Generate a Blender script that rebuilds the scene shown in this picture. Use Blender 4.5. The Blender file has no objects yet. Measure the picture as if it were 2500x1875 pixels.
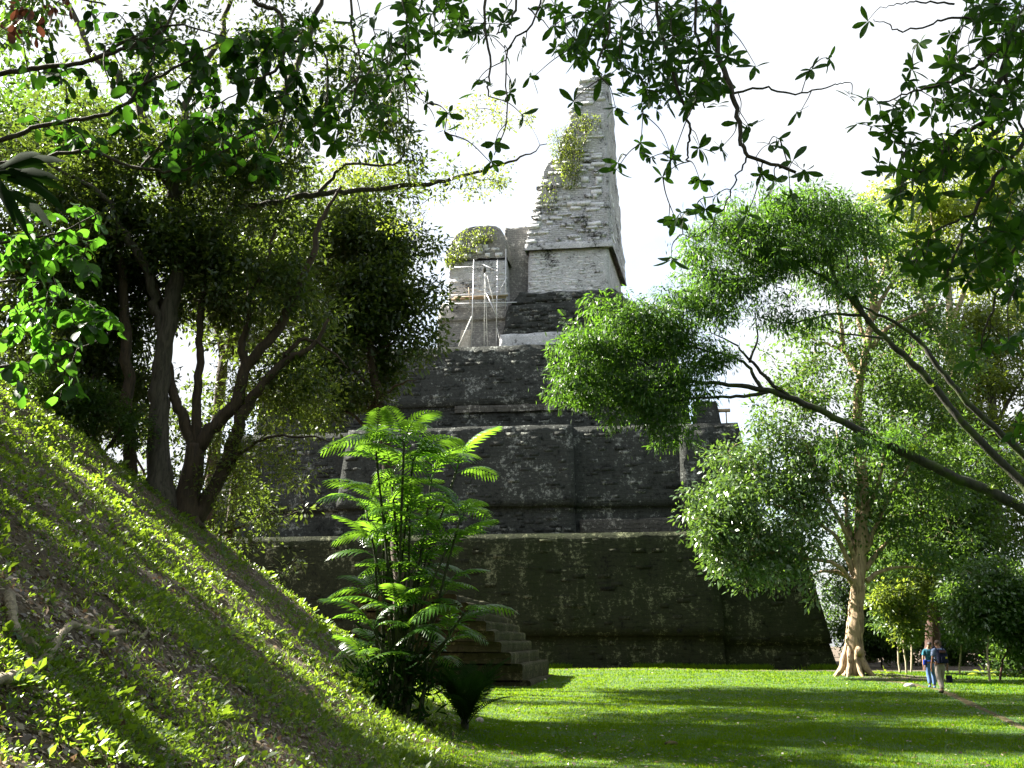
import bpy, math, random
import numpy as np
from mathutils import Vector, Matrix
R = math.radians
rng = np.random.default_rng(7)
random.seed(7)
scene = bpy.context.scene
col = scene.collection

# ------------------------------------------------------------------ camera, sky, sun, exposure
F = 2430.0                     # focal length in pixels of the 2500 px wide photograph
PITCH = R(14.7)
CAM = np.array([0.0, 0.0, 1.66])
cam_d = bpy.data.cameras.new('camera')
cam_d.sensor_width = 36.0
cam_d.lens = F / 2500.0 * 36.0
cam_d.clip_start = 0.05
cam_d.clip_end = 2000.0
cam = bpy.data.objects.new('camera', cam_d)
cam.location = CAM
cam.rotation_euler = (math.pi / 2 + PITCH, 0, 0)
col.objects.link(cam)
scene.camera = cam

SUN_AZ = R(66.0)               # to the left of the viewing direction
SUN_EL = R(39.0)
world = bpy.data.worlds.new('World')
scene.world = world
world.use_nodes = True
nt = world.node_tree
nt.nodes.clear()
w_out = nt.nodes.new('ShaderNodeOutputWorld')
w_bg = nt.nodes.new('ShaderNodeBackground')
w_sky = nt.nodes.new('ShaderNodeTexSky')
w_sky.sky_type = 'NISHITA'
w_sky.sun_disc = False
w_sky.sun_elevation = SUN_EL
w_sky.sun_rotation = -SUN_AZ
w_sky.air_density = 1.0
w_sky.dust_density = 3.0
w_sky.ozone_density = 1.0
w_co = nt.nodes.new('ShaderNodeTexCoord')
w_n = nt.nodes.new('ShaderNodeTexNoise')
w_n.inputs['Scale'].default_value = 2.2
w_n.inputs['Detail'].default_value = 8
w_n.inputs['Roughness'].default_value = 0.55
w_r = nt.nodes.new('ShaderNodeValToRGB')
w_r.color_ramp.elements[0].position = 0.37
w_r.color_ramp.elements[1].position = 0.53
w_mix = nt.nodes.new('ShaderNodeMix')
w_mix.data_type = 'RGBA'
w_mix.inputs['B'].default_value = (2.75, 2.86, 3.02, 1)
nt.links.new(w_co.outputs['Generated'], w_n.inputs['Vector'])
nt.links.new(w_n.outputs['Fac'], w_r.inputs['Fac'])
nt.links.new(w_r.outputs['Color'], w_mix.inputs['Factor'])
nt.links.new(w_sky.outputs['Color'], w_mix.inputs['A'])
nt.links.new(w_mix.outputs['Result'], w_bg.inputs['Color'])
w_bg.inputs['Strength'].default_value = 0.059
nt.links.new(w_bg.outputs['Background'], w_out.inputs['Surface'])

sun_d = bpy.data.lights.new('sun', 'SUN')
sun_d.energy = 5.0
sun_d.angle = R(0.5)
sun_d.color = (1.0, 0.95, 0.84)
sun = bpy.data.objects.new('sun', sun_d)
S_DIR = Vector((-math.sin(SUN_AZ) * math.cos(SUN_EL), math.cos(SUN_AZ) * math.cos(SUN_EL), math.sin(SUN_EL)))
sun.rotation_euler = (-S_DIR).to_track_quat('-Z', 'Y').to_euler()
sun.location = (-20, 10, 40)
col.objects.link(sun)

scene.view_settings.view_transform = 'Standard'
scene.view_settings.look = 'None'
scene.view_settings.gamma = 1.0
scene.view_settings.use_curve_mapping = False
scene.view_settings.exposure = 2.85
scene.cycles.max_bounces = 8
scene.cycles.transparent_max_bounces = 4
scene.cycles.caustics_reflective = False
scene.cycles.caustics_refractive = False

# ------------------------------------------------------------------ helpers: picture to place
CP, SP = math.cos(PITCH), math.sin(PITCH)


def ray(px, py):
    x = (px - 1250.0) / F
    y = (937.5 - py) / F
    return np.array([x, CP - y * SP, SP + y * CP])


def at(px, py, Y):
    d = ray(px, py)
    return CAM + d * (Y / d[1])


def vnoise(p, seed=0):
    """smooth value noise of points (n,3) in -1..1"""
    p = np.asarray(p, float)
    i = np.floor(p).astype(np.int64)
    f = p - i
    f = f * f * (3 - 2 * f)

    def h(a):
        n = (a[:, 0] * 374761393 + a[:, 1] * 668265263 + a[:, 2] * 2147483647 + seed * 974634777) & 0xffffffff
        n = ((n ^ (n >> 13)) * 1274126177) & 0xffffffff
        n = n ^ (n >> 16)
        return (n & 0xffff) / 32767.5 - 1.0
    out = 0
    for dx in (0, 1):
        for dy in (0, 1):
            for dz in (0, 1):
                w = (f[:, 0] if dx else 1 - f[:, 0]) * (f[:, 1] if dy else 1 - f[:, 1]) * (f[:, 2] if dz else 1 - f[:, 2])
                out = out + w * h(i + np.array([dx, dy, dz]))
    return out


def fbm(p, seed=0, octaves=3):
    p = np.asarray(p, float)
    o, a = 0, 1.0
    for k in range(octaves):
        o = o + a * vnoise(p * 2 ** k, seed + k)
        a *= 0.5
    return o / 1.75


def smin(a, b, k):
    h = np.clip(0.5 + 0.5 * (b - a) / k, 0, 1)
    return b * (1 - h) + a * h - k * h * (1 - h)


def terrain(x, y):
    x = np.asarray(x, float)
    y = np.asarray(y, float)
    xt = np.where(y > 0, -0.75 - 0.055 * y, -0.75)
    d = xt - x
    k = 0.75
    face = 0.775 * k * np.logaddexp(0, d / k)
    far = 0.95 * 0.8 * np.logaddexp(0, (32.5 - y) / 0.8)
    m = smin(face, far, 1.0)
    m = smin(m, np.full_like(m, 15.0), 2.0)
    m = np.maximum(m, 0) - 0.02
    p = np.stack([x, y, np.zeros_like(x)], -1).reshape(-1, 3)
    n1 = fbm(p * 0.12, 3, 2).reshape(x.shape)
    n2 = fbm(p * 1.1, 9, 3).reshape(x.shape)
    bump = 0.035 + 0.085 * np.clip(m, 0, 1.6)
    g = 0.10 * n1 + n2 * bump
    g = g + 0.30 * np.clip((y - 35) / 25, 0, 1)
    # slight rise round the foot of the pale-barked tree
    g = g + 0.25 * np.exp(-(((x - 17.6) / 2.6) ** 2 + ((y - 50.5) / 2.6) ** 2))
    return m + g


def tz(x, y):
    return float(terrain(np.array([x]), np.array([y]))[0])


def gp(px, py, t0=2.0, t1=140.0):
    """where the view ray through a pixel meets the ground"""
    d = ray(px, py)
    t = np.linspace(t0, t1, 3000)
    P = CAM[None] + d[None] * t[:, None]
    below = P[:, 2] < terrain(P[:, 0], P[:, 1])
    if not below.any():
        return None
    return P[np.argmax(below)]


# ------------------------------------------------------------------ helpers: meshes and objects
def tag(o, label=None, cat=None, group=None, kind=None):
    if label: o['label'] = label
    if cat: o['category'] = cat
    if group: o['group'] = group
    if kind: o['kind'] = kind
    return o


def empty(name, loc, label, cat, group=None):
    o = bpy.data.objects.new(name, None)
    o.location = loc
    o.empty_display_size = 0.3
    col.objects.link(o)
    return tag(o, label, cat, group)


def mesh_np(name, V, faces, rnd=None, smooth=False):
    """faces: list of (n,k) index arrays; rnd: list of per-face values in the same order"""
    me = bpy.data.meshes.new(name)
    V = np.asarray(V, np.float32)
    me.vertices.add(len(V))
    me.vertices.foreach_set('co', V.ravel())
    nl = sum(f.size for f in faces)
    nf = sum(len(f) for f in faces)
    me.loops.add(nl)
    me.polygons.add(nf)
    me.loops.foreach_set('vertex_index', np.concatenate([f.ravel() for f in faces]).astype(np.int32))
    tot = np.concatenate([np.full(len(f), f.shape[1]) for f in faces]).astype(np.int32)
    start = np.concatenate([[0], np.cumsum(tot)[:-1]]).astype(np.int32)
    me.polygons.foreach_set('loop_start', start)
    me.polygons.foreach_set('loop_total', tot)
    if smooth:
        me.polygons.foreach_set('use_smooth', np.ones(nf, bool))
    if rnd is not None:
        a = me.attributes.new('rnd', 'FLOAT', 'FACE')
        a.data.foreach_set('value', np.concatenate(rnd).astype(np.float32))
    me.update(calc_edges=True)
    return me


def link(name, me, mat, parent=None, loc=None):
    o = bpy.data.objects.new(name, me)
    if mat is not None and len(me.materials) == 0:
        me.materials.append(mat)
    col.objects.link(o)
    if parent is not None:
        o.parent = parent
        if loc is None:          # geometry is given in world space: undo the parent's place
            o.matrix_parent_inverse = Matrix.Translation(parent.location).inverted()
    if loc is not None:
        o.location = loc
    return o


class MB:
    """collects shapes that become ONE mesh"""
    def __init__(self):
        self.V, self.Fq, self.Ft, self.n = [], [], [], 0

    def add(self, V, quads=None, tris=None):
        V = np.asarray(V, float)
        if quads is not None and len(quads): self.Fq.append(np.asarray(quads) + self.n)
        if tris is not None and len(tris): self.Ft.append(np.asarray(tris) + self.n)
        self.V.append(V)
        self.n += len(V)

    def box(self, c, s, rz=0.0, jit=0.0):
        s = np.asarray(s) / 2
        V = np.array([[x, y, z] for z in (-1, 1) for y in (-1, 1) for x in (-1, 1)]) * s
        if jit: V = V + rng.uniform(-jit, jit, V.shape)
        ca, sa = math.cos(rz), math.sin(rz)
        V = V @ np.array([[ca, sa, 0], [-sa, ca, 0], [0, 0, 1]]) + np.asarray(c)
        self.add(V, [[0, 2, 3, 1], [4, 5, 7, 6], [0, 1, 5, 4], [2, 6, 7, 3], [0, 4, 6, 2], [1, 3, 7, 5]])

    def tube(self, P, r, sides=6, cap=True, wob=0.0, seed=0):
        P = np.asarray(P, float)
        r = np.broadcast_to(np.asarray(r, float), (len(P),))
        T = np.gradient(P, axis=0)
        T /= np.linalg.norm(T, axis=1, keepdims=True) + 1e-9
        a = np.array([0, 0, 1.0]) if abs(T[0][2]) < 0.9 else np.array([1.0, 0, 0])
        N = np.cross(T[0], a); N /= np.linalg.norm(N)
        V = []
        ang = np.linspace(0, 2 * math.pi, sides, endpoint=False)
        for i in range(len(P)):
            N = N - T[i] * np.dot(N, T[i]); N /= np.linalg.norm(N) + 1e-9
            B = np.cross(T[i], N)
            rr = r[i]
            if wob:
                q = np.stack([np.cos(ang) * 1.7, np.sin(ang) * 1.7, np.full(sides, i * 0.35 + seed)], -1)
                rr = r[i] * (1 + wob * vnoise(q, seed))
                rr = rr[:, None]
            V.append(P[i] + (np.cos(ang)[:, None] * N + np.sin(ang)[:, None] * B) * rr)
        n = len(P)
        i = np.arange(n - 1)[:, None] * sides
        j = np.arange(sides)[None]
        k = (j + 1) % sides
        Q = np.stack([i + j, i + k, i + sides + k, i + sides + j], -1).reshape(-1, 4)
        V = np.concatenate(V)
        tris = None
        if cap:
            V = np.concatenate([V, P[:1], P[-1:]])
            jj = np.arange(sides); kk = (jj + 1) % sides
            tris = np.concatenate([np.stack([np.full(sides, n * sides), kk, jj], -1),
                                   np.stack([np.full(sides, n * sides + 1), (n - 1) * sides + jj, (n - 1) * sides + kk], -1)])
        self.add(V, Q, tris)

    def build(self, name, mat, parent=None, smooth=False, loc=None):
        faces = []
        if self.Fq: faces.append(np.concatenate(self.Fq))
        if self.Ft: faces.append(np.concatenate(self.Ft))
        me = mesh_np(name, np.concatenate(self.V), faces, smooth=smooth)
        return link(name, me, mat, parent, loc)


def catmull(P, m=5):
    P = np.asarray(P, float)
    if len(P) < 3:
        t = np.linspace(0, 1, m + 1)[:, None]
        return P[0] * (1 - t) + P[-1] * t
    Q = np.concatenate([[2 * P[0] - P[1]], P, [2 * P[-1] - P[-2]]])
    out = []
    for i in range(1, len(Q) - 2):
        t = np.linspace(0, 1, m, endpoint=False)[:, None]
        a, b, c, d = Q[i - 1], Q[i], Q[i + 1], Q[i + 2]
        out.append(0.5 * (2 * b + (c - a) * t + (2 * a - 5 * b + 4 * c - d) * t * t + (3 * b - a - 3 * c + d) * t ** 3))
    out.append(P[-1:])
    return np.concatenate(out)


# leaf templates: along +x from the stalk, width y, face +z
def tmpl_quad(w=0.42):
    V = np.array([[0, 0, 0], [0.5, -w / 2, 0.06], [1, 0, -0.03], [0.5, w / 2, 0.06]])
    return V, np.array([[0, 1, 2, 3]])


def tmpl_leaf6(w=0.42):
    V = np.array([[0, 0, 0], [0.30, -w * 0.46, 0.07], [0.68, -w * 0.40, 0.05], [1, 0, -0.05], [0.68, w * 0.40, 0.05], [0.30, w * 0.46, 0.07], [0.5, 0, 0]])
    return V, np.array([[0, 1, 2, 6], [6, 2, 3, 4], [0, 6, 4, 5]])


def tmpl_blade():
    V = np.array([[0, -0.05, 0], [0, 0.05, 0], [0.55, 0.035, 0.05], [0.55, -0.035, 0.05], [1, 0, -0.06]])
    return V, np.array([[0, 1, 2, 3]]), np.array([[3, 2, 4]])


def tmpl_feather(n=7):
    """a drooping pinnate leaf: a thin stalk with narrow leaflets on both sides"""
    V, Fq = [], []
    for i in range(n):
        x = 0.12 + 0.80 * i / (n - 1)
        z = -0.35 * x * x
        L = 0.34 * (1 - 0.55 * abs(2 * x - 1))
        for s in (-1, 1):
            b = len(V)
            V += [[x - 0.02, 0, z], [x + 0.11, s * L * 0.55, z - 0.03], [x + 0.16, s * L, z - 0.10], [x + 0.06, s * L * 0.5, z - 0.05]]
            Fq.append([b, b + 1, b + 2, b + 3])
    return np.array(V), np.array(Fq)


def frames(axis, up):
    """rotation matrices with x = axis, z near up; all (n,3)"""
    a = axis / (np.linalg.norm(axis, axis=1, keepdims=True) + 1e-9)
    y = np.cross(up, a)
    y /= np.linalg.norm(y, axis=1, keepdims=True) + 1e-9
    z = np.cross(a, y)
    return np.stack([a, y, z], -1)


def leaves_mesh(name, pos, axis, up, size, tmpl, rnd=None, wscale=None):
    V0 = tmpl[0]
    n, k = len(pos), len(V0)
    M = frames(axis, up)
    T = np.broadcast_to(V0, (n, k, 3)).copy()
    if wscale is not None: T[:, :, 1] *= wscale[:, None]
    T = T * size[:, None, None]
    V = np.einsum('nij,nkj->nki', M, T) + pos[:, None]
    if rnd is None: rnd = rng.random(n)
    faces, rn = [], []
    for f in tmpl[1:]:
        faces.append((np.arange(n)[:, None, None] * k + f[None]).reshape(-1, f.shape[1]))
        rn.append(np.repeat(rnd, len(f)))
    return mesh_np(name, V.reshape(-1, 3), faces, rn)


def rand_dirs(n):
    v = rng.normal(size=(n, 3))
    return v / np.linalg.norm(v, axis=1, keepdims=True)


# ------------------------------------------------------------------ materials
def new_mat(name):
    m = bpy.data.materials.new(name)
    m.use_nodes = True
    t = m.node_tree
    t.nodes.clear()
    out = t.nodes.new('ShaderNodeOutputMaterial')
    return m, t, out


def N(t, kind, **kw):
    n = t.nodes.new(kind)
    for k, v in kw.items():
        if k in n.inputs: n.inputs[k].default_value = v
        else: setattr(n, k, v)
    return n


def ramp(t, stops, fac=None):
    r = t.nodes.new('ShaderNodeValToRGB')
    e = r.color_ramp.elements
    while len(e) < len(stops): e.new(0.5)
    for i, (p, c) in enumerate(stops):
        e[i].position = p
        e[i].color = (*c, 1) if len(c) == 3 else c
    if fac is not None: t.links.new(fac, r.inputs['Fac'])
    return r


def mix(t, fac, a, b, mode='MIX'):
    m = t.nodes.new('ShaderNodeMix')
    m.data_type = 'RGBA'
    m.blend_type = mode
    for sock, v in (('Factor', fac), ('A', a), ('B', b)):
        if hasattr(v, 'links'): t.links.new(v, m.inputs[sock])
        elif isinstance(v, (int, float)): m.inputs[sock].default_value = v
        else: m.inputs[sock].default_value = (*v, 1)
    return m.outputs['Result']


def noise(t, vec, scale, detail=4, rough=0.55, dist=0.0):
    n = N(t, 'ShaderNodeTexNoise', Scale=scale, Detail=detail, Roughness=rough, Distortion=dist)
    t.links.new(vec, n.inputs['Vector'])
    return n.outputs['Fac']


def mapping(t, scale, rot=(0, 0, 0)):
    g = t.nodes.new('ShaderNodeNewGeometry')
    m = N(t, 'ShaderNodeMapping', Scale=scale, Rotation=rot)
    t.links.new(g.outputs['Position'], m.inputs['Vector'])
    return m.outputs['Vector']


def leaf_mat(name, stops, trans, rough=0.45, spec=0.5, tfac=0.45):
    """stops: ramp over the per-leaf value; trans: colour of light shining through, tinted by the same value"""
    m, t, out = new_mat(name)
    a = N(t, 'ShaderNodeAttribute', attribute_name='rnd')
    r = ramp(t, stops, a.outputs['Fac'])
    p = N(t, 'ShaderNodeBsdfPrincipled', Roughness=rough)
    p.inputs['Specular IOR Level'].default_value = spec
    t.links.new(r.outputs['Color'], p.inputs['Base Color'])
    tr = t.nodes.new('ShaderNodeBsdfTranslucent')
    tc = mix(t, 0.3, trans, r.outputs['Color'])
    t.links.new(tc, tr.inputs['Color'])
    mx = t.nodes.new('ShaderNodeMixShader')
    mx.inputs['Fac'].default_value = tfac
    t.links.new(p.outputs['BSDF'], mx.inputs[1])
    t.links.new(tr.outputs['BSDF'], mx.inputs[2])
    t.links.new(mx.outputs['Shader'], out.inputs['Surface'])
    return m


def bark_mat(name, dark, light, vscale=3.0, patch=None, rough=0.9, bump=0.5):
    m, t, out = new_mat(name)
    v = mapping(t, (vscale * 3, vscale * 3, vscale * 0.45))
    n1 = noise(t, v, 1.6, 6, 0.65, 0.6)
    v2 = mapping(t, (1, 1, 1))
    n2 = noise(t, v2, 2.2, 4)
    c = ramp(t, [(0.32, dark), (0.62, light)], n1).outputs['Color']
    if patch:
        f = ramp(t, [(0.50, (0, 0, 0)), (0.60, (1, 1, 1))], n2).outputs['Color']
        c = mix(t, f, c, patch)
    p = N(t, 'ShaderNodeBsdfPrincipled', Roughness=rough)
    t.links.new(c, p.inputs['Base Color'])
    b = N(t, 'ShaderNodeBump', Strength=bump, Distance=0.05)
    t.links.new(n1, b.inputs['Height'])
    t.links.new(b.outputs['Normal'], p.inputs['Normal'])
    t.links.new(p.outputs['BSDF'], out.inputs['Surface'])
    return m


def stone_mat(name, base, pale, dark, cover=0.5, moss=None, course=1.0, bump=0.6, streak=0.5, blocks=False, joint=0.28, bl=0.9):
    """weathered limestone: coursed joints, pale specks through a dark crust, blotches and rain streaks"""
    m, t, out = new_mat(name)
    g = t.nodes.new('ShaderNodeNewGeometry')
    rot = N(t, 'ShaderNodeMapping', Rotation=(0, 0, R(7.0)))
    t.links.new(g.outputs['Position'], rot.inputs['Vector'])
    sp = t.nodes.new('ShaderNodeSeparateXYZ'); t.links.new(rot.outputs['Vector'], sp.inputs[0])
    ad = N(t, 'ShaderNodeMath', operation='ADD'); t.links.new(sp.outputs[0], ad.inputs[0]); t.links.new(sp.outputs[1], ad.inputs[1])
    cb = t.nodes.new('ShaderNodeCombineXYZ'); t.links.new(ad.outputs[0], cb.inputs[0]); t.links.new(sp.outputs[2], cb.inputs[1])
    v = g.outputs['Position']
    wob = noise(t, v, 1.1, 3)
    wv = N(t, 'ShaderNodeVectorMath', operation='MULTIPLY_ADD'); t.links.new(wob, wv.inputs[0]); wv.inputs[1].default_value = (.5, .5, 0); t.links.new(cb.outputs[0], wv.inputs[2])
    br = N(t, 'ShaderNodeTexBrick', Scale=1.0)
    br.inputs['Color1'].default_value = (0.15, 0.15, 0.15, 1); br.inputs['Color2'].default_value = (0.85, 0.85, 0.85, 1); br.inputs['Mortar'].default_value = (0.5, 0.5, 0.5, 1)
    br.inputs['Mortar Size'].default_value = 0.022; br.inputs['Mortar Smooth'].default_value = 0.6
    br.inputs['Brick Width'].default_value = 0.62 / course; br.inputs['Row Height'].default_value = 0.27 / course
    br.offset = 0.43
    t.links.new(wv.outputs[0], br.inputs['Vector'])
    vs = mapping(t, (1.0, 1.0, 0.16))
    blotch = noise(t, v, 0.55, 6, 0.68)
    fine = noise(t, v, 4.2, 6, 0.82)
    strk = noise(t, vs, 1.6, 5, 0.7)

    def madd(a, k, b):
        q = N(t, 'ShaderNodeMath', operation='MULTIPLY_ADD'); t.links.new(a, q.inputs[0]); q.inputs[1].default_value = k
        if hasattr(b, 'links'): t.links.new(b, q.inputs[2])
        else: q.inputs[2].default_value = b
        return q.outputs[0]
    lum = t.nodes.new('ShaderNodeRGBToBW'); t.links.new(br.outputs['Color'], lum.inputs[0])
    x = madd(blotch, bl, -bl / 2)
    x = madd(fine, 1.5, x)
    x = madd(strk, 0.7 * streak, x)
    x = madd(lum.outputs[0], 0.10, x)
    if blocks:
        at_n = N(t, 'ShaderNodeAttribute', attribute_name='rnd')
        x = madd(at_n.outputs['Fac'], 0.35, x)
        x = madd(at_n.outputs['Fac'], 0.0, x)
    mean = 0.75 + 0.35 * streak + 0.05 + (0.175 if blocks else 0)
    s = (cover - 0.5) * 0.5 + mean
    r = ramp(t, [(0.0, dark), (0.34, base), (0.60, base), (0.86, pale)])
    mr = N(t, 'ShaderNodeMapRange'); mr.inputs['From Min'].default_value = s - 0.36; mr.inputs['From Max'].default_value = s + 0.36
    t.links.new(x, mr.inputs['Value']); t.links.new(mr.outputs[0], r.inputs['Fac'])
    cc = r.outputs['Color']
    if moss:
        mf = noise(t, vs, 0.7, 4, 0.6)
        f = ramp(t, [(0.45, (0, 0, 0)), (0.68, (0.7, 0.7, 0.7))], mf).outputs['Color']
        cc = mix(t, f, cc, moss)
    jf = N(t, 'ShaderNodeMath', operation='MULTIPLY'); t.links.new(br.outputs['Fac'], jf.inputs[0]); jf.inputs[1].default_value = 0.0 if blocks else joint
    cc = mix(t, jf.outputs[0], cc, dark)
    p = N(t, 'ShaderNodeBsdfPrincipled', Roughness=0.95)
    p.inputs['Specular IOR Level'].default_value = 0.15
    t.links.new(cc, p.inputs['Base Color'])
    h = madd(br.outputs['Fac'], -0.0 if blocks else -0.5, 0.0)
    h = madd(fine, 1.0, h)
    bp = N(t, 'ShaderNodeBump', Strength=bump, Distance=0.12)
    t.links.new(h, bp.inputs['Height'])
    t.links.new(bp.outputs['Normal'], p.inputs['Normal'])
    t.links.new(p.outputs['BSDF'], out.inputs['Surface'])
    return m


def plain_mat(name, c, rough=0.8, spec=0.3, metal=0.0, var=0.25, scale=8.0):
    m, t, out = new_mat(name)
    v = mapping(t, (1, 1, 1))
    n = noise(t, v, scale, 4)
    lo = tuple(x * (1 - var) for x in c)
    hi = tuple(min(1, x * (1 + var)) for x in c)
    r = ramp(t, [(0.3, lo), (0.7, hi)], n)
    p = N(t, 'ShaderNodeBsdfPrincipled', Roughness=rough, Metallic=metal)
    p.inputs['Specular IOR Level'].default_value = spec
    t.links.new(r.outputs['Color'], p.inputs['Base Color'])
    t.links.new(p.outputs['BSDF'], out.inputs['Surface'])
    return m


M = {}
M['leaf_dark'] = leaf_mat('leaf_dark', [(0, (0.012, 0.035, 0.006)), (0.6, (0.026, 0.062, 0.010)), (1, (0.065, 0.105, 0.018))], (0.19, 0.34, 0.03), tfac=.40)
M['leaf_olive'] = leaf_mat('leaf_olive', [(0, (0.02, 0.045, 0.006)), (0.6, (0.045, 0.078, 0.010)), (1, (0.11, 0.13, 0.022))], (0.36, 0.46, 0.04), tfac=.45)
M['leaf_gloss'] = leaf_mat('leaf_gloss', [(0, (0.025, 0.065, 0.012)), (1, (0.07, 0.13, 0.03))], (0.22, 0.38, 0.04), rough=0.33, spec=1.0, tfac=0.28)
M['leaf_feather'] = leaf_mat('leaf_feather', [(0, (0.014, 0.046, 0.008)), (0.7, (0.028, 0.075, 0.012)), (1, (0.07, 0.125, 0.02))], (0.19, 0.40, 0.025), tfac=.38)
M['leaf_lime'] = leaf_mat('leaf_lime', [(0, (0.07, 0.12, 0.014)), (0.6, (0.13, 0.19, 0.02)), (1, (0.22, 0.24, 0.04))], (0.5, 0.6, 0.05))
M['leaf_near'] = leaf_mat('leaf_near', [(0, (0.012, 0.035, 0.008)), (0.7, (0.022, 0.058, 0.01)), (1, (0.04, 0.09, 0.014))], (0.14, 0.36, 0.02), rough=0.45, spec=.15, tfac=0.30)
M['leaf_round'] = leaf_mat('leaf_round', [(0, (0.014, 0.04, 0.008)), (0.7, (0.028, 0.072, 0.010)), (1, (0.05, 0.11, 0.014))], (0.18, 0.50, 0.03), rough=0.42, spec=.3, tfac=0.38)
M['leaf_dry'] = leaf_mat('leaf_dry', [(0, (0.05, 0.018, 0.010)), (1, (0.11, 0.04, 0.02))], (0.16, 0.05, 0.025), spec=.1, tfac=.25)
M['palm'] = leaf_mat('palm', [(0, (0.03, 0.09, 0.01)), (1, (0.05, 0.13, 0.014))], (0.28, 0.55, 0.03), rough=0.3, spec=0.6, tfac=0.42)
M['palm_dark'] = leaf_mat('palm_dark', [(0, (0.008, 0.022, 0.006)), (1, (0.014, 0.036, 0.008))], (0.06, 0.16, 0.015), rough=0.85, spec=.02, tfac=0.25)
M['grass'] = leaf_mat('grass', [(0, (0.018, 0.075, 0.003)), (0.7, (0.038, 0.115, 0.005)), (1, (0.09, 0.15, 0.012))], (0.34, 0.50, 0.012), rough=0.8, spec=0.04, tfac=0.42)
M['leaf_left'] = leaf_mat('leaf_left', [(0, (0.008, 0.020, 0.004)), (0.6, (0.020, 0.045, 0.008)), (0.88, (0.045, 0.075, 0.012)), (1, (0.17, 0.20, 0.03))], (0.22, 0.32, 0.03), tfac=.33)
M['leaf_round_shaded'] = leaf_mat('leaf_round_shaded', [(0, (0.008, 0.024, 0.005)), (0.7, (0.014, 0.040, 0.007)), (1, (0.03, 0.07, 0.010))], (0.12, 0.36, 0.02), rough=0.5, spec=.12, tfac=0.22)  # copy of leaf_round with the upper-left boughs' shade put into its colour
M['cover'] = leaf_mat('cover', [(0, (0.02, 0.055, 0.006)), (0.6, (0.055, 0.115, 0.010)), (1, (0.16, 0.21, 0.025))], (0.36, 0.54, 0.03), rough=0.4, spec=0.5, tfac=0.4)
M['litter'] = leaf_mat('litter', [(0, (0.04, 0.025, 0.015)), (0.45, (0.13, 0.085, 0.055)), (0.8, (0.32, 0.24, 0.18)), (1, (0.55, 0.47, 0.40))], (0.28, 0.17, 0.09), rough=0.38, spec=0.8, tfac=0.2)
M['bark_grey'] = bark_mat('bark_grey', (0.022, 0.018, 0.014), (0.085, 0.07, 0.055))
M['bark_brown'] = bark_mat('bark_brown', (0.018, 0.012, 0.008), (0.065, 0.042, 0.026))
M['bark_pale'] = bark_mat('bark_pale', (0.06, 0.032, 0.018), (0.44, 0.32, 0.20), 1.7, patch=(0.30, 0.21, 0.13), bump=1.0)
M['bark_moss'] = bark_mat('bark_moss', (0.012, 0.012, 0.009), (0.045, 0.042, 0.03), 3.0, patch=(0.05, 0.07, 0.012))
M['bark_red'] = bark_mat('bark_red', (0.014, 0.008, 0.006), (0.07, 0.030, 0.018), 2.0)
M['bark_sapling'] = bark_mat('bark_sapling', (0.20, 0.15, 0.10), (0.40, 0.33, 0.24), 3.0)
M['twig'] = bark_mat('twig', (0.03, 0.025, 0.02), (0.08, 0.065, 0.05), 6.0)
M['root'] = bark_mat('root', (0.14, 0.11, 0.08), (0.34, 0.28, 0.21), 5.0)
M['palm_stem'] = bark_mat('palm_stem', (0.02, 0.028, 0.012), (0.06, 0.07, 0.03), 4.0)
M['stone_black'] = stone_mat('stone_black', (0.036, 0.039, 0.035), (0.22, 0.23, 0.21), (0.010, 0.011, 0.010), 0.56, bl=1.2)
M['stone_mossy'] = stone_mat('stone_mossy', (0.022, 0.026, 0.013), (0.18, 0.19, 0.11), (0.005, 0.0055, 0.004), 0.55, moss=(0.013, 0.020, 0.005), streak=0.8)
M['stone_grey'] = stone_mat('stone_grey', (0.56, 0.57, 0.58), (0.80, 0.80, 0.80), (0.035, 0.035, 0.033), 0.62, course=2.4, bump=0.9, streak=0.3, bl=1.5)
M['stone_grey_block'] = stone_mat('stone_grey_block', (0.62, 0.63, 0.64), (0.82, 0.82, 0.82), (0.07, 0.07, 0.066), 0.58, bump=0.9, streak=0.2, blocks=True, bl=1.5)
M['stone_core'] = stone_mat('stone_core', (0.44, 0.445, 0.455), (0.72, 0.72, 0.72), (0.03, 0.03, 0.028), 0.60, course=1.5, bump=1.0, streak=0.3, bl=1.5)
M['stone_black_block'] = stone_mat('stone_black_block', (0.038, 0.041, 0.037), (0.24, 0.25, 0.22), (0.010, 0.011, 0.010), 0.60, bump=0.8, blocks=True)
M['stone_mossy_block'] = stone_mat('stone_mossy_block', (0.022, 0.024, 0.014), (0.16, 0.165, 0.10), (0.006, 0.0065, 0.005), 0.62, moss=(0.014, 0.021, 0.005), bump=0.8, blocks=True)
M['stone_mid'] = stone_mat('stone_mid', (0.22, 0.215, 0.20), (0.52, 0.50, 0.45), (0.03, 0.03, 0.027), 0.48, course=1.4, bump=0.8)
M['stone_worn'] = stone_mat('stone_worn', (0.07, 0.068, 0.058), (0.34, 0.33, 0.28), (0.015, 0.015, 0.013), 0.52, bump=0.9)
M['plaster'] = stone_mat('plaster', (0.36, 0.33, 0.28), (0.58, 0.54, 0.46), (0.14, 0.13, 0.11), 0.4, bump=0.3)
M['step'] = stone_mat('step', (0.05, 0.047, 0.026), (0.20, 0.18, 0.11), (0.012, 0.012, 0.008), 0.55, moss=(0.03, 0.034, 0.010), streak=1.0)
M['metal'] = plain_mat('metal', (0.55, 0.56, 0.58), 0.4, 0.5, 0.6, 0.15)
M['wood'] = plain_mat('wood', (0.42, 0.32, 0.22), 0.8)
M['rope'] = plain_mat('rope', (0.75, 0.74, 0.70), 0.8)

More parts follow.
